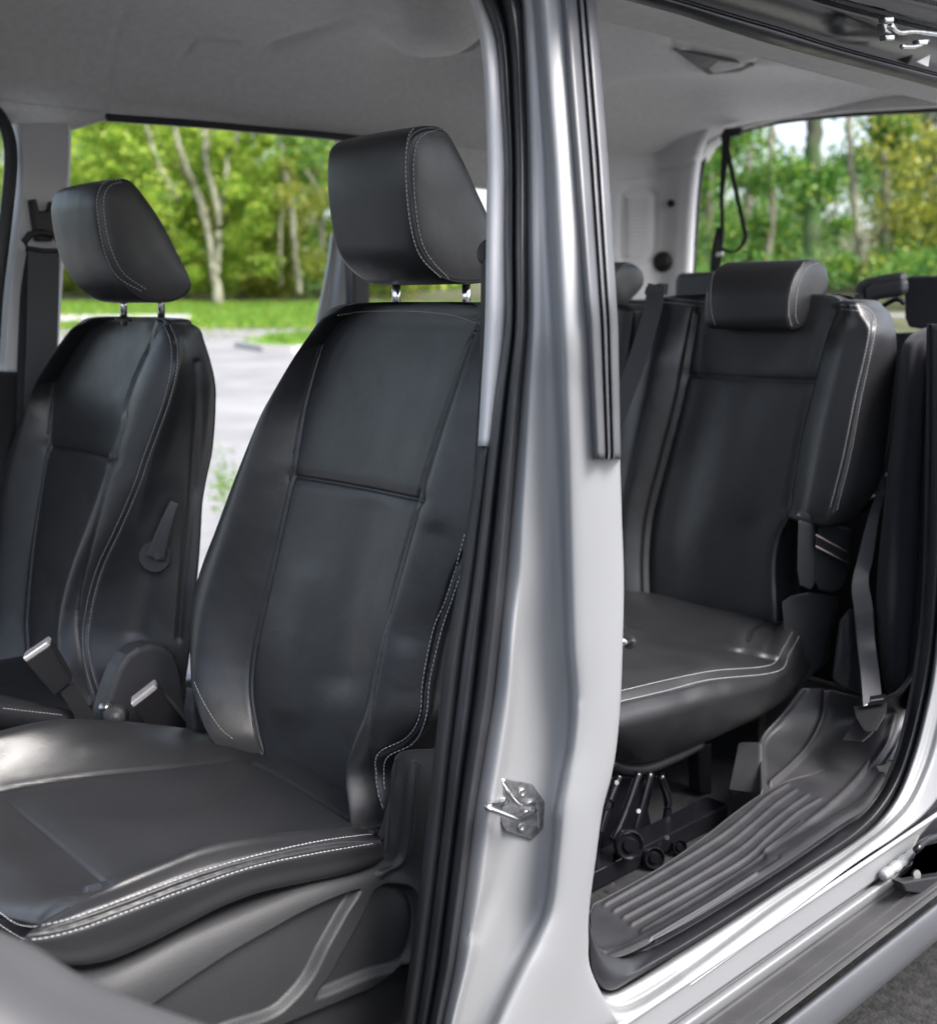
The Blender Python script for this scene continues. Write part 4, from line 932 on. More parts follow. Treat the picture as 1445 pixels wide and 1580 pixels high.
# plastic base shell with pressed panels
rws = [[(30, 1466), (145, 1474), (291, 1412), (450, 1348), (560, 1322), (598, 1240), (612, 1166), (672, 1155), (735, 1150)],
       [(30, 1510), (165, 1512), (310, 1446), (465, 1382), (572, 1346), (606, 1318), (634, 1230), (690, 1215), (745, 1215)],
       [(50, 1580), (210, 1570), (370, 1500), (500, 1430), (590, 1384), (634, 1362), (668, 1340), (710, 1335), (760, 1330)],
       [(80, 1680), (280, 1680), (430, 1600), (545, 1530), (610, 1480), (650, 1450), (700, 1440), (740, 1430), (780, 1430)],
       [(100, 1800), (320, 1800), (470, 1760), (570, 1720), (630, 1690), (680, 1660), (730, 1640), (760, 1630), (800, 1630)]]
yp = [[1.14, 1.14, 1.14, 1.14, 1.135, 1.12, 1.115, 1.115, 1.115], [1.10, 1.10, 1.10, 1.10, 1.105, 1.11, 1.10, 1.105, 1.11], [1.085, 1.085, 1.085, 1.09, 1.095, 1.10, 1.10, 1.105, 1.11], [1.085]*9, [1.09]*9]
net = [[PX(p, y=v) for p, v in zip(r_, y_)] for r_, y_ in zip(rws, yp)]
PUCKER[0] = False
loft('seat_base', net, M['plastic_grain'], s1, nu=300, nv=220, per=False, thick=.004,
     extra=inset([[(232, 1552), (339, 1480), (412, 1437), (484, 1398), (556, 1372), (534, 1415), (508, 1462), (484, 1510), (455, 1546), (421, 1572), (340, 1600), (250, 1650), (150, 1640)],
                  [(578, 1372), (600, 1362), (640, 1372), (652, 1420), (632, 1488), (572, 1510), (488, 1542), (512, 1500), (536, 1456), (560, 1412)],
                  [(421, 1588), (488, 1560), (572, 1526), (650, 1498), (700, 1720), (380, 1720)]], .014, 8),
     feats=[([(640, 1182), (634, 1250), (622, 1322), (588, 1348)], .005, -.006), ([(610, 1170), (600, 1240), (594, 1310)], .004, -.002)])
PUCKER[0] = True
box('seat_rail', (.45, 1.12, .40), (.95, 1.16, .44), M['gloss_black'], s1); box('seat_rail', (.45, 1.56, .40), (.95, 1.60, .44), M['gloss_black'], s1)
# inner hinge cover of the near seat (dark), right of the gap
prism('hinge_cover', px3([(300, 1062), (296, 1100), (300, 1136), (360, 1150), (350, 1120), (320, 1095)], [1.66]*6), (0, .03, 0), M['plastic'], s1, bev=.006)

# --- far front seat
s2 = empty('front_seat', PX((120, 1100), y=2.12)*np.array([1, 1, 0])+np.array([-.2, 0, .38]), 'black leather front seat farther from the lens with a recline lever on its side', 'car seat', 'front seats')
s2['label'] = 'black leather front seat with a lever on its side, against the far window'
B2, K2 = .885, .22
fL0 = [(140, 498), (125, 503), (111, 517), (85, 558), (57, 609), (38, 650), (19, 691), (0, 745), (-25, 815), (-45, 890), (-55, 960), (-50, 1040), (-30, 1090)]
fL1 = [(132, 500), (122, 515), (104, 545), (90, 575), (81, 609), (79, 644), (76, 682), (68, 729), (60, 777), (51, 840), (46, 887), (41, 951), (41, 976), (46, 1040), (55, 1090)]
fR1 = [(251, 498), (244, 506), (231, 530), (209, 577), (193, 625), (190, 650), (176, 697), (165, 739), (152, 792), (136, 856), (123, 913), (119, 966), (127, 1023), (139, 1071), (150, 1095)]
fR2 = [(258, 499), (268, 530), (269, 571), (257, 618), (246, 650), (226, 704), (210, 751), (181, 818), (156, 871), (140, 925), (132, 982), (137, 1030), (150, 1074), (158, 1095)]
fSB = [(300, 500), (313, 508), (326, 546), (337, 587), (336, 650), (328, 713), (316, 761), (309, 840), (299, 935), (293, 998), (287, 1055), (285, 1095)]
tmp = zc_(fR2, bkp(B2, K2, -.02)); SY = float(np.median(tmp[:, 1])) ; print('far seat side y', SY, tmp[0], tmp[-1], 'SB', PX(fSB[4], y=SY), PX(fSB[8], y=SY))
ft = []
for L in (fL1[:-1], fR1): ft += [(L, .003, .0035), (L, .013, .002)]
hs2 = [(78, 690), (105, 694), (140, 701), (172, 710)]
ft += [(hs2, .0035, .0045), (hs2, .014, .004), ([(a+3, b) for a, b in fR2[1:]], .0032, .003), ([(303, 560), (305, 620), (300, 700), (292, 800), (282, 900), (276, 985)], .006, .004),
       ([(232, 890), (222, 935), (212, 975)], .018, .006)]
bk2 = seat_back(s2, B2, K2, fL0, fL1, fR1, fR2, np.r_[np.linspace(.56, 1.25, 17), 1.29, 1.31, 1.322], ft, SB=fSB, sideY=SY-.02, bol=.035, Roff=-.02)
add_mats(bk2, M['thread'], M['thread_black']); bv = bvh_of([bk2])
t1 = [(253, 501), (264, 530), (264, 571), (253, 618), (242, 650), (222, 704), (206, 751), (177, 818), (152, 871), (136, 925), (128, 982), (133, 1030), (146, 1074)]
thread(bk2, t1, bv=bv, r=.00055); thread(bk2, [(a+9, b) for a, b in t1], bv=bv, r=.00055)
h2p = [(150, 330), (149, 308), (155, 288), (167, 279), (185, 275), (204, 279), (228, 308), (253, 346), (279, 397), (295, 430), (297, 446), (285, 460), (262, 467), (225, 464), (200, 448), (182, 428), (165, 397), (155, 362)]
hr2, c2 = headrest(s2, h2p, SY+.0, SY+.188)
add_mats(hr2, M['thread']); bv = bvh_of([hr2])
t1 = [(218, 449), (184, 429), (165, 397), (155, 356), (150, 315), (154, 292), (165, 280), (190, 277)]
thread(hr2, t1, bv=bv, r=.0007); thread(hr2, [(225, 446), (193, 424), (175, 393), (164, 354), (160, 315), (163, 296), (174, 284), (192, 281)], bv=bv, r=.0007)
posts(s2, [(191, 458, 495, SY+.145), (249, 452, 495, SY+.045)], 0, hr2)
# lever on the side of the far seat
bv = bvh_of([bk2]); c, n_ = on_surf(bv, (240, 858), .0)
lev = disc('lever_boss', c-n_*.004, n_, .031, .014, M['plastic'], s2, prof=[(0, 0), (1, 0), (.98, .6), (.9, 1), (.4, 1), (0, 1)])
def sidepl(p, l): return PX(p, n=n_, d=n_@(c+n_*l))
tube('lever', [sidepl((241, 860), .016), sidepl((250, 830), .020), sidepl((260, 800), .022), sidepl((270, 774), .020)], np.linspace(.018, .0085, 24), M['plastic'], lev, 14, sm=24, flat=(1, .6), axis=n_)
disc('lever_screw', sidepl((243, 858), .028), n_, .007, .002, M['plastic'], lev)
# cushion of the far seat, mostly hidden
cushion(s2, [[np.array([x, SY, .55]) for x in (.30, .45, .6, .75, .9)], [np.array([x, SY-.01, .61]) for x in (.30, .45, .6, .75, .9)], [np.array([x, SY+.01, z]) for x, z in ((.30, .655), (.45, .66), (.6, .655), (.75, .645), (.9, .63))],
            [np.array([x, SY+.08, z]) for x, z in ((.30, .65), (.45, .655), (.6, .645), (.75, .635), (.9, .62))], [np.array([x, SY+.3, .64]) for x in (.30, .45, .6, .75, .9)], [np.array([x, SY+.48, .61]) for x in (.30, .45, .6, .75, .9)], [np.array([x, SY+.5, .55]) for x in (.30, .45, .6, .75, .9)], [np.array([x, SY+.25, .55]) for x in (.30, .45, .6, .75, .9)]], [])
# arched hinge cover at the foot of the far backrest
hp = [(150, 1150), (160, 1100), (172, 1060), (184, 1030), (197, 1011), (215, 999), (235, 994), (256, 998), (270, 1010), (278, 1030), (283, 1060), (286, 1100), (288, 1150)]
prism('hinge_cover', px3(hp, [SY-.05]*len(hp)), (0, .05, 0), M['plastic'], s2, bev=.010)
box('seat_base', (.32, SY+.01, .38), (.92, SY+.46, .55), M['plastic'], s2, bev=.02)
disc('hinge_knob', PX((180, 1106), y=SY-.09), (-.5, -.8, .3), .022, .03, M['plastic'], s2, prof=[(0, 0), (1, 0), (1, .5), (.8, .9), (.4, 1.1), (0, 1.2)])
disc('hinge_knob', PX((166, 1092), y=SY-.06), (-.5, -.8, .3), .014, .03, M['steel'], s2, prof=[(0, 0), (1, 0), (1, .5), (.8, .9), (.4, 1.1), (0, 1.2)])

# --- buckles
def buckle(label, tip_a, tip_b, base_a, base_b, yy, slot, stalk):
    """tip edge a-b, other end a-b in px on plane y=yy"""
    q = [PX(p, y=yy) for p in (tip_a, tip_b, base_b, base_a)]
    e = empty('seat_belt_buckle', PX(stalk, y=yy+.0), label, 'buckle', 'seat belt buckles')
    b = prism('housing', q, (.018, .034, .0), M['plastic_dark'], e, bev=.004)
    d = (q[0]-q[3]); d /= np.linalg.norm(d); a, b2 = q[0], q[1]
    t = prism('button', [a+(b2-a)*.03-d*.004, a+(b2-a)*.97-d*.004, a+(b2-a)*.97+d*.007, a+(b2-a)*.03+d*.007], (.016, .030, .0), M['red_button'], e, bev=.003)
    if slot: prism('slot', [a+(b2-a)*.15+d*.0075+np.array([.003, .003, 0]), a+(b2-a)*.8+d*.0075+np.array([.003, .003, 0]), a+(b2-a)*.8+d*.0082+np.array([.003, .003, 0]), a+(b2-a)*.15+d*.0082+np.array([.003, .003, 0])], (.007, .007, 0), M['gloss_black'], e, bev=0)
    m0 = (q[2]+q[3])/2+np.array([.01, .01, 0]); m1 = PX(stalk, y=yy)
    ribbon('stalk', [m0, (m0+m1)/2+np.array([0, 0, .006]), m1], [np.array([.012, -.004, .006])]*3, M['webbing_dark'], e, th=.003)
buckle('seat belt buckle with slotted bright end leaning against the far front seat', (37, 1021), (78, 993), (84, 1076), (112, 1052), SY-.10, True, (140, 1125))
buckle('seat belt buckle with plain bright end beside the near front seat cushion', (203, 1091), (243, 1060), (240, 1140), (292, 1122), 1.74, False, (285, 1160))
# console between the front seats
cns = empty('centre_console', (.75, 1.85, .38), 'dark centre console with stitched gaiter between the front seats', 'console')
box('console_body', (.25, 1.73, .38), (1.0, 1.93, .56), M['plastic'], cns, bev=.03)
gt = tube('gaiter', [PX(p, y=1.84) for p in ((-40, 1092), (10, 1100), (60, 1108), (105, 1114))], np.linspace(.030, .022, 30), M['leather_soft'], cns, 18, sm=30)
add_mats(gt, M['thread']); bv = bvh_of([gt]); thread(gt, [(5, 1093), (40, 1097), (75, 1101), (100, 1104)], bv=bv, r=.0007)

# --- rear seat (outer)
s3 = empty('rear_seat', (1.75, 1.35, .38), 'black leather rear seat with white stitching filling the sliding door opening', 'car seat', 'rear seats')
B3, K3 = 1.99, .14
rL0 = [(1012, 462), (1000, 478), (985, 520), (968, 600), (952, 700), (938, 800), (930, 880), (928, 960)]
rL1 = [(1076, 468), (1073, 484), (1066, 531), (1051, 614), (1024, 719), (1005, 795), (999, 851), (999, 900), (1002, 960)]
rR1 = [(1294, 470), (1292, 482), (1277, 519), (1258, 591), (1239, 667), (1228, 727), (1221, 780), (1212, 800), (1194, 832), (1189, 866), (1188, 905), (1192, 960)]
tmpR = zc_(rR1, bkp(B3, K3, .0))
def rear_back():
    cL0, cL1, cR1 = zc_(rL0, bkp(B3, K3, -.02)), zc_(rL1, bkp(B3, K3, .008)), zc_(rR1, bkp(B3, K3, .008)); net = []
    for z in np.r_[np.linspace(.64, 1.28, 16), 1.32, 1.345, 1.360]:
        f_ = (z-.64)/.71; a, b, c = (at_z(q, z) for q in (cL0, cL1, cR1)); V3 = lambda x, y: np.array([x, y, z]); xb = B3+K3*(z-.64); th = .11-.05*f_
        bl = .032*min(1, (1-f_)*5+.2)
        lc = a*.5+b*.5; lc[0] -= bl; lm = a*.12+b*.88; lm[0] -= bl*.4
        mid = (b+c)/2; mid[0] -= .012*math.sin(math.pi*min(1, f_*1.1)); m1 = b*.8+c*.2; m2 = b*.2+c*.8
        lw = max(0, min(1, (.93-z)/.05))
        net.append([m1, b, lm, lc, a, V3(a[0]+.03, a[1]+.01), V3(xb+th, a[1]-.01), V3(xb+th+.01, (a[1]+c[1])/2+.1), V3(xb+th+.01, (a[1]+c[1])/2-.1), V3(xb+th, c[1]+.0-.01), V3(c[0]+.055, c[1]-.018*lw), V3(c[0]+.02, c[1]-.012*lw), c, m2, mid])
    return net
hs3 = [(1062, 578), (1110, 581), (1180, 585), (1258, 588)]
ft = []
for L in (rL1[1:], rR1[1:7]): ft += [(L, .0032, .004), (L, .016, .006)]
ft += [(hs3, .0035, .004), (hs3, .014, .003)]
bk3 = loft('backrest', rear_back(), M['leather'], s3, nu=320, nv=230, feats=ft, round_cap=.02)
add_mats(bk3, M['thread'], M['thread_black']); bv = bvh_of([bk3])
thread(bk3, [(1022, 466), (1060, 470), (1096, 474)], bv=bv, r=.00075); thread(bk3, [(1024, 459), (1060, 463), (1096, 467)], bv=bv, r=.00075)
# wing bolster
gS = [(1290, 474), (1330, 480), (1341, 497), (1337, 531), (1318, 614), (1300, 704), (1279, 787)]
wR2 = [(1322, 478), (1340, 500), (1341, 531), (1322, 614), (1305, 704), (1284, 784), (1280, 800)]
wR3 = [(1352, 473), (1367, 489), (1373, 520), (1373, 560), (1367, 606), (1358, 682), (1349, 738), (1334, 772), (1322, 790)]
c_a, c_b, c_c = zc_(rR1, bkp(B3, K3, .0)), zc_(wR2, bkp(B3, K3, -.035)), zc_(wR3, bkp(B3, K3, .045))
net = []
for z in np.r_[.936, .942, .956, np.linspace(.985, 1.27, 10), 1.31, 1.338, 1.355]:
    f_ = (z-.92)/.43; a, b, c = (at_z(q, z) for q in (c_a, c_b, c_c)); V3 = lambda x, y: np.array([x, y, z]); tk = 1-.75*max(0, (f_-.8)/.2)
    if z < .98: e_ = (.98-z)/.045; b[1] += .008*e_**2; c[1] += .014*e_**2; b[0] += .010*e_**2
    net.append([a+np.array([.004, .004, 0]), V3(a[0]-.014*tk, a[1]-.014), V3(a[0]*.5+b[0]*.5-.022*tk, (a[1]+b[1])/2), V3(b[0]-.006*tk, b[1]+.016), b, V3(b[0]*.6+c[0]*.4, b[1]*.6+c[1]*.4-.006), c, V3(c[0]+.045, c[1]+.012), V3(c[0]+.055, (a[1]+c[1])/2), V3(a[0]+.08, a[1]+.01), V3(a[0]+.04, a[1]+.02)])
wg = loft('side_bolster', net, M['leather'], s3, nu=220, nv=190, feats=[([(a+6, b) for a, b in gS[2:]], .0035, .003)], round_cap=.012)
add_mats(wg, M['thread'], M['thread_black']); bv = bvh_of([wg])
thread(wg, [(1254, 476), (1290, 477), (1326, 481), (1339, 497), (1337, 531), (1318, 614), (1300, 704), (1279, 787)], bv=bv, r=.0006, dash=.005)
thread(wg, [(1262, 470), (1300, 471), (1334, 474), (1349, 492), (1347, 522), (1327, 618), (1311, 704), (1290, 787)], bv=bv, r=.0006, dash=.005)
# rear headrest: fat roll
h3p = [(1216, 478), (1219, 448), (1229, 420), (1243, 404), (1258, 400), (1272, 408), (1278, 425), (1277, 448), (1266, 468), (1250, 490), (1236, 506), (1222, 509), (1216, 498)]
hr3, c3 = headrest(s3, h3p, 1.235, 1.437, dome=.008)
add_mats(hr3, M['thread']); bv = bvh_of([hr3])
thread(hr3, [(1240, 404), (1226, 428), (1218, 455), (1216, 485), (1221, 506)], bv=bv, r=.00075); thread(hr3, [(1262, 406), (1246, 412), (1234, 430), (1228, 455), (1226, 485), (1230, 500)], bv=bv, r=.00075)
thread(hr3, [(1108, 408), (1099, 428), (1096, 455), (1098, 485), (1106, 508)], bv=bv, r=.00075)
posts(s3, [(1130, 505, 500, 1.43), (1215, 505, 500, 1.29)], 0, hr3)
# rear cushion
st3 = [(900, 1084), (930, 1080), (958, 1074), (1035, 1057), (1102, 1041), (1186, 1031), (1200, 1020), (1213, 1003), (1230, 973)]
yst = [1.11, 1.105, 1.10, 1.10, 1.10, 1.115, 1.125, 1.135, 1.15]
c_st = [PX(p, y=v) for p, v in zip(st3, yst)]
c_bt = [PX(p, y=v) for p, v in zip([(905, 1150), (946, 1166), (991, 1177), (1075, 1148), (1120, 1127), (1164, 1106), (1200, 1082), (1228, 1058), (1238, 1040)], [1.17, 1.17, 1.17, 1.17, 1.17, 1.17, 1.17, 1.17, 1.17])]
c_m1 = [PX(p, y=v) for p, v in zip([(896, 1120), (930, 1126), (970, 1122), (1050, 1102), (1108, 1085), (1170, 1068), (1208, 1048), (1232, 1020), (1240, 1000)], [1.08, 1.075, 1.075, 1.075, 1.08, 1.09, 1.11, 1.125, 1.14])]
X3 = np.array([p[0] for p in c_st]); 
def colat(y, zf): return [np.array([x, y, z]) for x, z in zf]
c_sh = [p+np.array([0, .035, .012]) for p in c_st]
zf = ((1.25, .775), (1.38, .765), (1.5, .745), (1.6, .725), (1.7, .708), (1.78, .703), (1.86, .722), (1.95, .725), (2.05, .70))
c_1, c_2, c_3_ = colat(1.22, zf), colat(1.38, zf), colat(1.55, zf)
c_4 = [np.array([x, 1.63, z-.05]) for x, z in zf]; c_5 = [np.array([x, 1.62, .60]) for x, z in zf]; c_6 = [np.array([x, 1.35, .58]) for x, z in zf]
ys3 = [(964, 960), (1057, 982), (1146, 1002), (1200, 1014)]
cu3 = cushion(s3, [c_bt, c_m1, c_st, c_sh, c_1, c_2, c_3_, c_4, c_5, c_6], [(ys3, .004, .005), (ys3, .02, .006), ([(a, b+8) for a, b in st3[2:6]], .0035, .002), ([(1155, 985), (1160, 970), (1182, 957)], .004, .006),
      ([(1060, 1080), (1050, 1120), (1030, 1160)], .02, .003), ([(1130, 1065), (1120, 1100)], .02, -.003), ([(985, 1000), (1040, 1010), (1090, 1030)], .02, -.003)])
add_mats(cu3, M['thread'], M['thread_black']); bv = bvh_of([cu3])
thread(cu3, [(940, 1070), (958, 1066), (1035, 1048), (1102, 1035), (1186, 1027), (1206, 1003), (1226, 967)], bv=bv, r=.00055, dash=.005)
thread(cu3, [(940, 1087), (958, 1082), (1026, 1066), (1093, 1049), (1196, 1037), (1216, 1010), (1235, 976)], bv=bv, r=.00055, dash=.005)
tube('cushion_lip', [PX(p, y=1.19) for p in ((940, 1176), (965, 1186), (1000, 1184), (1045, 1166), (1080, 1148))], .010, M['leather_soft'], s3, 12, sm=30)
# side plastics of the rear seat
prism('hinge_shell', px3([(1204, 926), (1240, 920), (1284, 926), (1282, 950), (1272, 985), (1268, 1028), (1236, 1056), (1214, 1050)], [1.165]*8), (.05, .012, 0), M['plastic'], s3, bev=.008)
prism('folding_arm', px3([(1230, 800), (1252, 806), (1256, 850), (1255, 898), (1250, 912), (1232, 904), (1228, 880)], [1.14]*7), (.03, .012, 0), M['plastic'], s3, bev=.008)
prism('folding_arm', px3([(1262, 806), (1312, 820), (1306, 880), (1300, 905), (1285, 916), (1262, 912), (1256, 898), (1258, 850)], [1.15]*8), (.03, .012, 0), M['plastic'], s3, bev=.008)
prism('wing_underside', px3([(1226, 792), (1290, 794), (1338, 772), (1356, 762), (1340, 790), (1300, 812), (1262, 816), (1234, 806)], [1.14]*8), (.03, .02, 0), M['leather_soft'], s3, bev=.01)
a_, b_ = [PX(p, y=1.13) for p in ((1258, 834), (1310, 862))]
wv = np.array([0, 0, .011])
ribbon('pull_strap', [a_, (a_+b_)/2, b_], [wv]*3, M['webbing_dark'], s3, th=.001)
for sg in (-1, 1): tube('strap_edge', [a_+wv*sg, b_+wv*sg], .0016, M['pink'], s3, 8)
# steel legs under the rear seat
for L, r_ in (([(1003, 1192), (985, 1260), (972, 1300), (950, 1320)], .0065), ([(985, 1192), (965, 1250), (945, 1298)], .007), ([(955, 1196), (938, 1240), (925, 1285)], .007)):
    tube('leg', px3(L, [1.15]*len(L)), r_, M['gloss_black'], s3, 12, sm=24)
for p, r_ in (((968, 1302), .026), ((1006, 1322), .020), ((1045, 1305), .014), ((935, 1240), .010)):
    disc('pivot', PX(p, y=1.13), (-.5, -.8, .2), r_, .012, M['gloss_black'], s3, prof=[(0, 0), (1, 0), (1, .7), (.88, 1), (.7, .6), (.5, .6), (.4, 1), (0, 1)])
for p in ((950, 1207), (984, 1251), (1028, 1292), (945, 1365)): disc('bolt', PX(p, y=1.12), (-.5, -.8, .2), .004, .003, M['steel'], s3)
for L, r_ in (([(1018, 1196), (1030, 1240), (1022, 1290)], .008), ([(940, 1196), (930, 1230), (915, 1330)], .009), ([(975, 1330), (1010, 1345), (1050, 1322)], .006), ([(1050, 1290), (1060, 1300), (1072, 1292)], .005)):
    tube('linkage', px3(L, [1.19]*len(L)), r_, M['gloss_black'], s3, 12, sm=24)
prism('side_plate', px3([(930, 1200), (1012, 1196), (1000, 1250), (1010, 1300), (1060, 1290), (1075, 1312), (1000, 1360), (930, 1380)], [1.22]*8), (0, .006, 0), M['gloss_black'], s3, bev=.002)
prism('latch_plate', px3([(1015, 1290), (1050, 1276), (1064, 1290), (1060, 1312), (1030, 1325)], [1.17]*5), (0, .006, 0), M['gloss_black'], s3, bev=.002)
box('foot_rail', (1.2, 1.14, .385), (1.75, 1.19, .42), M['gloss_black'], s3)
prism('leg_bracket', px3([(1078, 1150), (1098, 1146), (1098, 1226), (1080, 1224)], [1.24]*4), (0, .03, 0), M['gloss_black'], s3, bev=.004)

# --- neighbouring rear seat, partly behind the pillar
s4 = empty('rear_seat', (1.8, 1.95, .38), 'black leather rear seat whose headrest just shows beside the silver pillar', 'car seat', 'rear seats')
bx = lambda z: 2.01+.14*(z-.64)
net = []
for z in np.r_[np.linspace(.62, 1.28, 10), 1.31, 1.33, 1.342]:
    x = bx(z); f_ = (z-.62)/.72; th = .11-.05*f_
    net.append([np.array(p) for p in ((x, 1.9, z), (x-.03, 1.70, z), (x, 1.665, z), (x+th, 1.67, z), (x+th+.01, 1.9, z), (x+th, 2.16, z), (x, 2.17, z), (x-.03, 2.12, z))])
bk4 = loft('backrest', net, M['leather'], s4, nu=120, nv=120, round_cap=.02); add_mats(bk4, M['thread'])
net = []
for x in (1.3, 1.5, 1.7, 1.95): net.append([np.array(p) for p in ((x, 1.66, .60), (x, 1.65, .69), (x, 1.7, .735), (x, 1.9, .72), (x, 2.1, .735), (x, 2.15, .69), (x, 2.14, .60), (x, 1.9, .58))])
loft('cushion', net, M['leather'], s4, nu=90, nv=60, round_cap=.02)
h4p = [(936, 450), (938, 428), (950, 410), (965, 404), (980, 408), (992, 420), (993, 438), (984, 452), (970, 466), (956, 478), (944, 474)]
hr4, _ = headrest(s4, h4p, 1.72, 1.97); add_mats(hr4, M['thread']); bv = bvh_of([hr4]); thread(hr4, [(950, 424), (958, 412), (972, 407), (985, 414)], bv=bv, r=.001)
posts(s4, [(950, 478, 470, 1.80)], 0, hr4)

# --- belts
def belt(name, label, grp=None):
    return empty(name, (0, 0, 0), label, 'seat belt', grp)
b1 = empty('seat_belt', PX((70, 340), y=FY-.05), 'dark seat belt hanging from its height adjuster on the far pillar', 'seat belt', 'seat belts')
prism('adjuster', px3([(50, 308), (57, 306), (62, 326), (78, 324), (81, 310), (88, 310), (89, 345), (82, 372), (60, 372), (54, 340)], [FY-.045]*10), (0, .03, 0), M['plastic_dark'], b1, bev=.004)
ring = [PX(p, y=FY-.055) for p in ((38, 372), (46, 362), (62, 358), (84, 362), (95, 378), (93, 388), (66, 388), (42, 384))]
tube('guide_loop', ring, .0075, M['plastic_dark'], b1, 10, closed=True)
ribbon('webbing', px3([(68, 384), (67, 450), (65, 530), (62, 600), (60, 760)], [FY-.06]*5), [np.array([.034, 0, .0])]*5, M['webbing'], b1)
ribbon('webbing_return', px3([(58, 384), (48, 450), (44, 530), (42, 600), (40, 760)], [FY-.04]*5), [np.array([.022, 0, .0])]*5, M['webbing_dark'], b1)
b2 = empty('seat_belt', PX((747, 380), y=1.06), 'narrow edge of a seat belt running down beside the pillar trim and front seat', 'seat belt', 'seat belts')
disc('guide_loop', PX((757, 392), y=1.05), (-.6, -.75, .1), .018, .012, M['plastic_dark'], b2)
ribbon('webbing', [PX((750, 400), y=1.035), PX((748, 520), y=1.03), PX((744, 640), y=1.03), PX((733, 800), y=1.03), PX((724, 900), y=1.035)], [np.array([.012, .020, 0])]*5, M['webbing_dark'], b2)
b3 = empty('seat_belt', PX((1000, 470), x=2.04), 'seat belt crossing down over the rear backrest beside the silver pillar', 'seat belt', 'seat belts')
def xr(L, X_): return [PX(p, x=v) for p, v in zip(L, X_)]
ribbon('webbing', xr([(1012, 440), (1010, 456), (1003, 490), (981, 560), (955, 630), (925, 700)], [2.10, 2.06, 2.03, 1.99, 1.965, 1.94]), [np.array([0, .024, .004])]*6, M['webbing'], b3)
prism('guide', xr([(995, 442), (1020, 436), (1018, 455), (992, 455)], [2.10]*4), (.03, 0, 0), M['plastic_dark'], b3, bev=.004)
b4 = empty('seat_belt', PX((1345, 1085), y=1.0), 'grey seat belt hanging to its floor anchor beside the rear seat', 'seat belt', 'seat belts')
pts = [(1358, 730), (1356, 765), (1346, 800), (1334, 860), (1326, 900), (1331, 940), (1335, 990), (1341, 1040), (1345, 1082)]
wdt = [4, 7, 11, 17, 18, 20, 20, 20, 20]
ctr = [PX(p, y=v) for p, v in zip(pts, [1.09, 1.085, 1.07, 1.05, 1.03, 1.02, 1.015, 1.01, 1.005])]
ctr[-2] = W(pts[-2], .035); ctr[-1] = W(pts[-1], .03)
Wv = [np.array([w_*.0011, -.006, .002*((i*7) % 3)]) for i, w_ in enumerate(wdt)]
ribbon('webbing', ctr, Wv, M['webbing'], b4, sm=80)
tube('upper_strap', [PX(p, y=1.09) for p in ((1385, 640), (1372, 690), (1362, 730), (1356, 762))], .0045, M['webbing_dark'], b4, 8, sm=20, flat=(1, .3))
prism('stitched_label', [W(p, .034) for p in ((1327, 1077), (1365, 1071), (1367, 1084), (1329, 1091))], (0, .002, 0), M['gloss_black'], b4, bev=0)
prism('label_mark', [W(p, .035) for p in ((1330, 1081), (1336, 1080), (1337, 1088), (1331, 1089))], (0, -.0006, 0), M['paper'], b4, bev=0)
prism('label_mark', [W(p, .035) for p in ((1342, 1080), (1362, 1077), (1362, 1079), (1342, 1082))], (0, -.0006, 0), M['board_face'], b4, bev=0)
prism('anchor', [W(p, .026) for p in ((1324, 1092), (1370, 1084), (1368, 1100), (1352, 1128), (1340, 1130), (1328, 1110))], (0, .012, 0), M['plastic_dark'], b4, bev=.003)

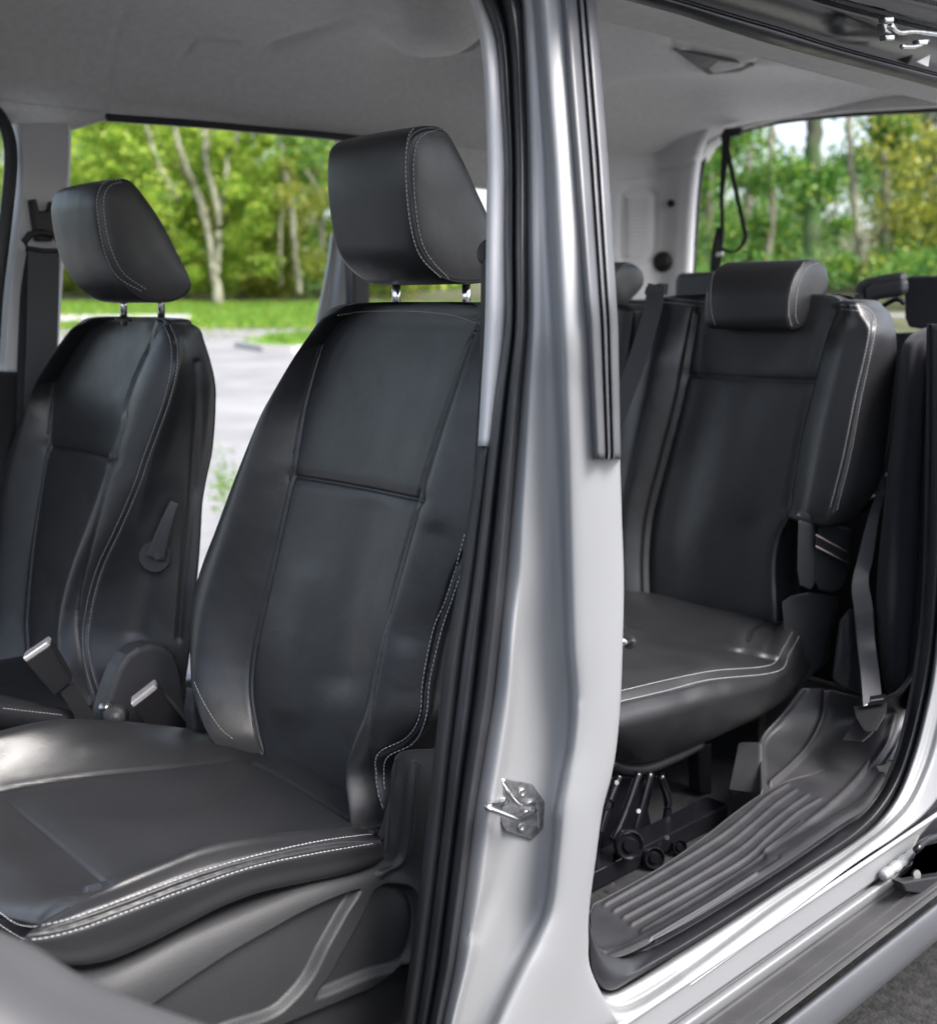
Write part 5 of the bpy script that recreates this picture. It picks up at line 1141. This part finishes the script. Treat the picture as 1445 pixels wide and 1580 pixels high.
# --- rear load area
st_ = empty('hanging_strap', PX((1125, 205), x=3.2), 'black strap looped from the roof in front of the rear window', 'strap')
prism('clip', xr([(1110, 210), (1116, 198), (1140, 196), (1141, 208), (1124, 212), (1112, 218)], [3.2]*6), (.02, 0, 0), M['plastic_dark'], st_, bev=.004)
ribbon('strap', xr([(1120, 208), (1118, 240), (1113, 300), (1114, 350), (1110, 385), (1104, 420)], [3.19]*6), [np.array([0, .016, 0]), np.array([0, .014, 0]), np.array([0, .008, 0]), np.array([0, .007, 0]), np.array([0, .009, 0]), np.array([0, .014, 0])], M['webbing_dark'], st_)
ribbon('strap_loop', xr([(1121, 225), (1128, 262), (1138, 310), (1147, 350), (1149, 368), (1138, 386), (1124, 388), (1110, 382)], [3.185]*8), [np.array([0, .008, 0])]*6+[np.array([0, .003, .006])]*2, M['webbing_dark'], st_)
ribbon('strap_tail', xr([(1109, 350), (1101, 390), (1098, 425)], [3.2]*3), [np.array([0, .010, 0])]*3, M['webbing_dark'], st_)
prism('strap_buckle', xr([(1104, 390), (1114, 388), (1114, 394), (1104, 396)], [3.18]*4), (.006, 0, 0), M['steel'], st_, bev=.001)
# seats of the third row
s5 = empty('third_row_seat', (2.75, 1.2, .4), 'black third row seat behind the outer rear seat', 'car seat', 'third row seats')
prism('headrest', xr([(1393, 432), (1400, 426), (1470, 424), (1520, 424), (1520, 520), (1470, 515), (1400, 505), (1394, 490)], [2.7]*8), (.10, 0, 0), M['fabric'], s5, bev=.02)
prism('backrest', xr([(1345, 530), (1362, 514), (1520, 510), (1520, 900), (1340, 900)], [2.72]*5), (.12, 0, 0), M['fabric'], s5, bev=.03)
gh = tube('grab_frame', xr([(1333, 470), (1327, 456), (1330, 444), (1345, 438), (1370, 433), (1394, 430)], [2.62]*6), .016, M['plastic'], s5, 10, sm=40)
tube('frame_brace', xr([(1352, 478), (1372, 466), (1384, 462), (1394, 468)], [2.66]*4), .006, M['plastic_dark'], s5, 10, sm=24)
prism('headrest_cover', xr([(1330, 445), (1345, 437), (1394, 429), (1394, 452), (1380, 458), (1350, 462), (1334, 470)], [2.6]*7), (.03, 0, 0), M['plastic'], s5, bev=.012)
s6 = empty('third_row_seat', (2.75, 1.95, .4), 'dark grey third row seat top just left of the rear headrest', 'car seat', 'third row seats')
prism('headrest', xr([(1037, 424), (1046, 421), (1110, 418), (1110, 470), (1036, 470)], [2.7]*5), (.10, 0, 0), M['plastic'], s6, bev=.02)
prism('backrest', xr([(930, 462), (1120, 462), (1120, 800), (930, 800)], [2.72]*4), (.10, 0, 0), M['fabric'], s6, bev=.03)
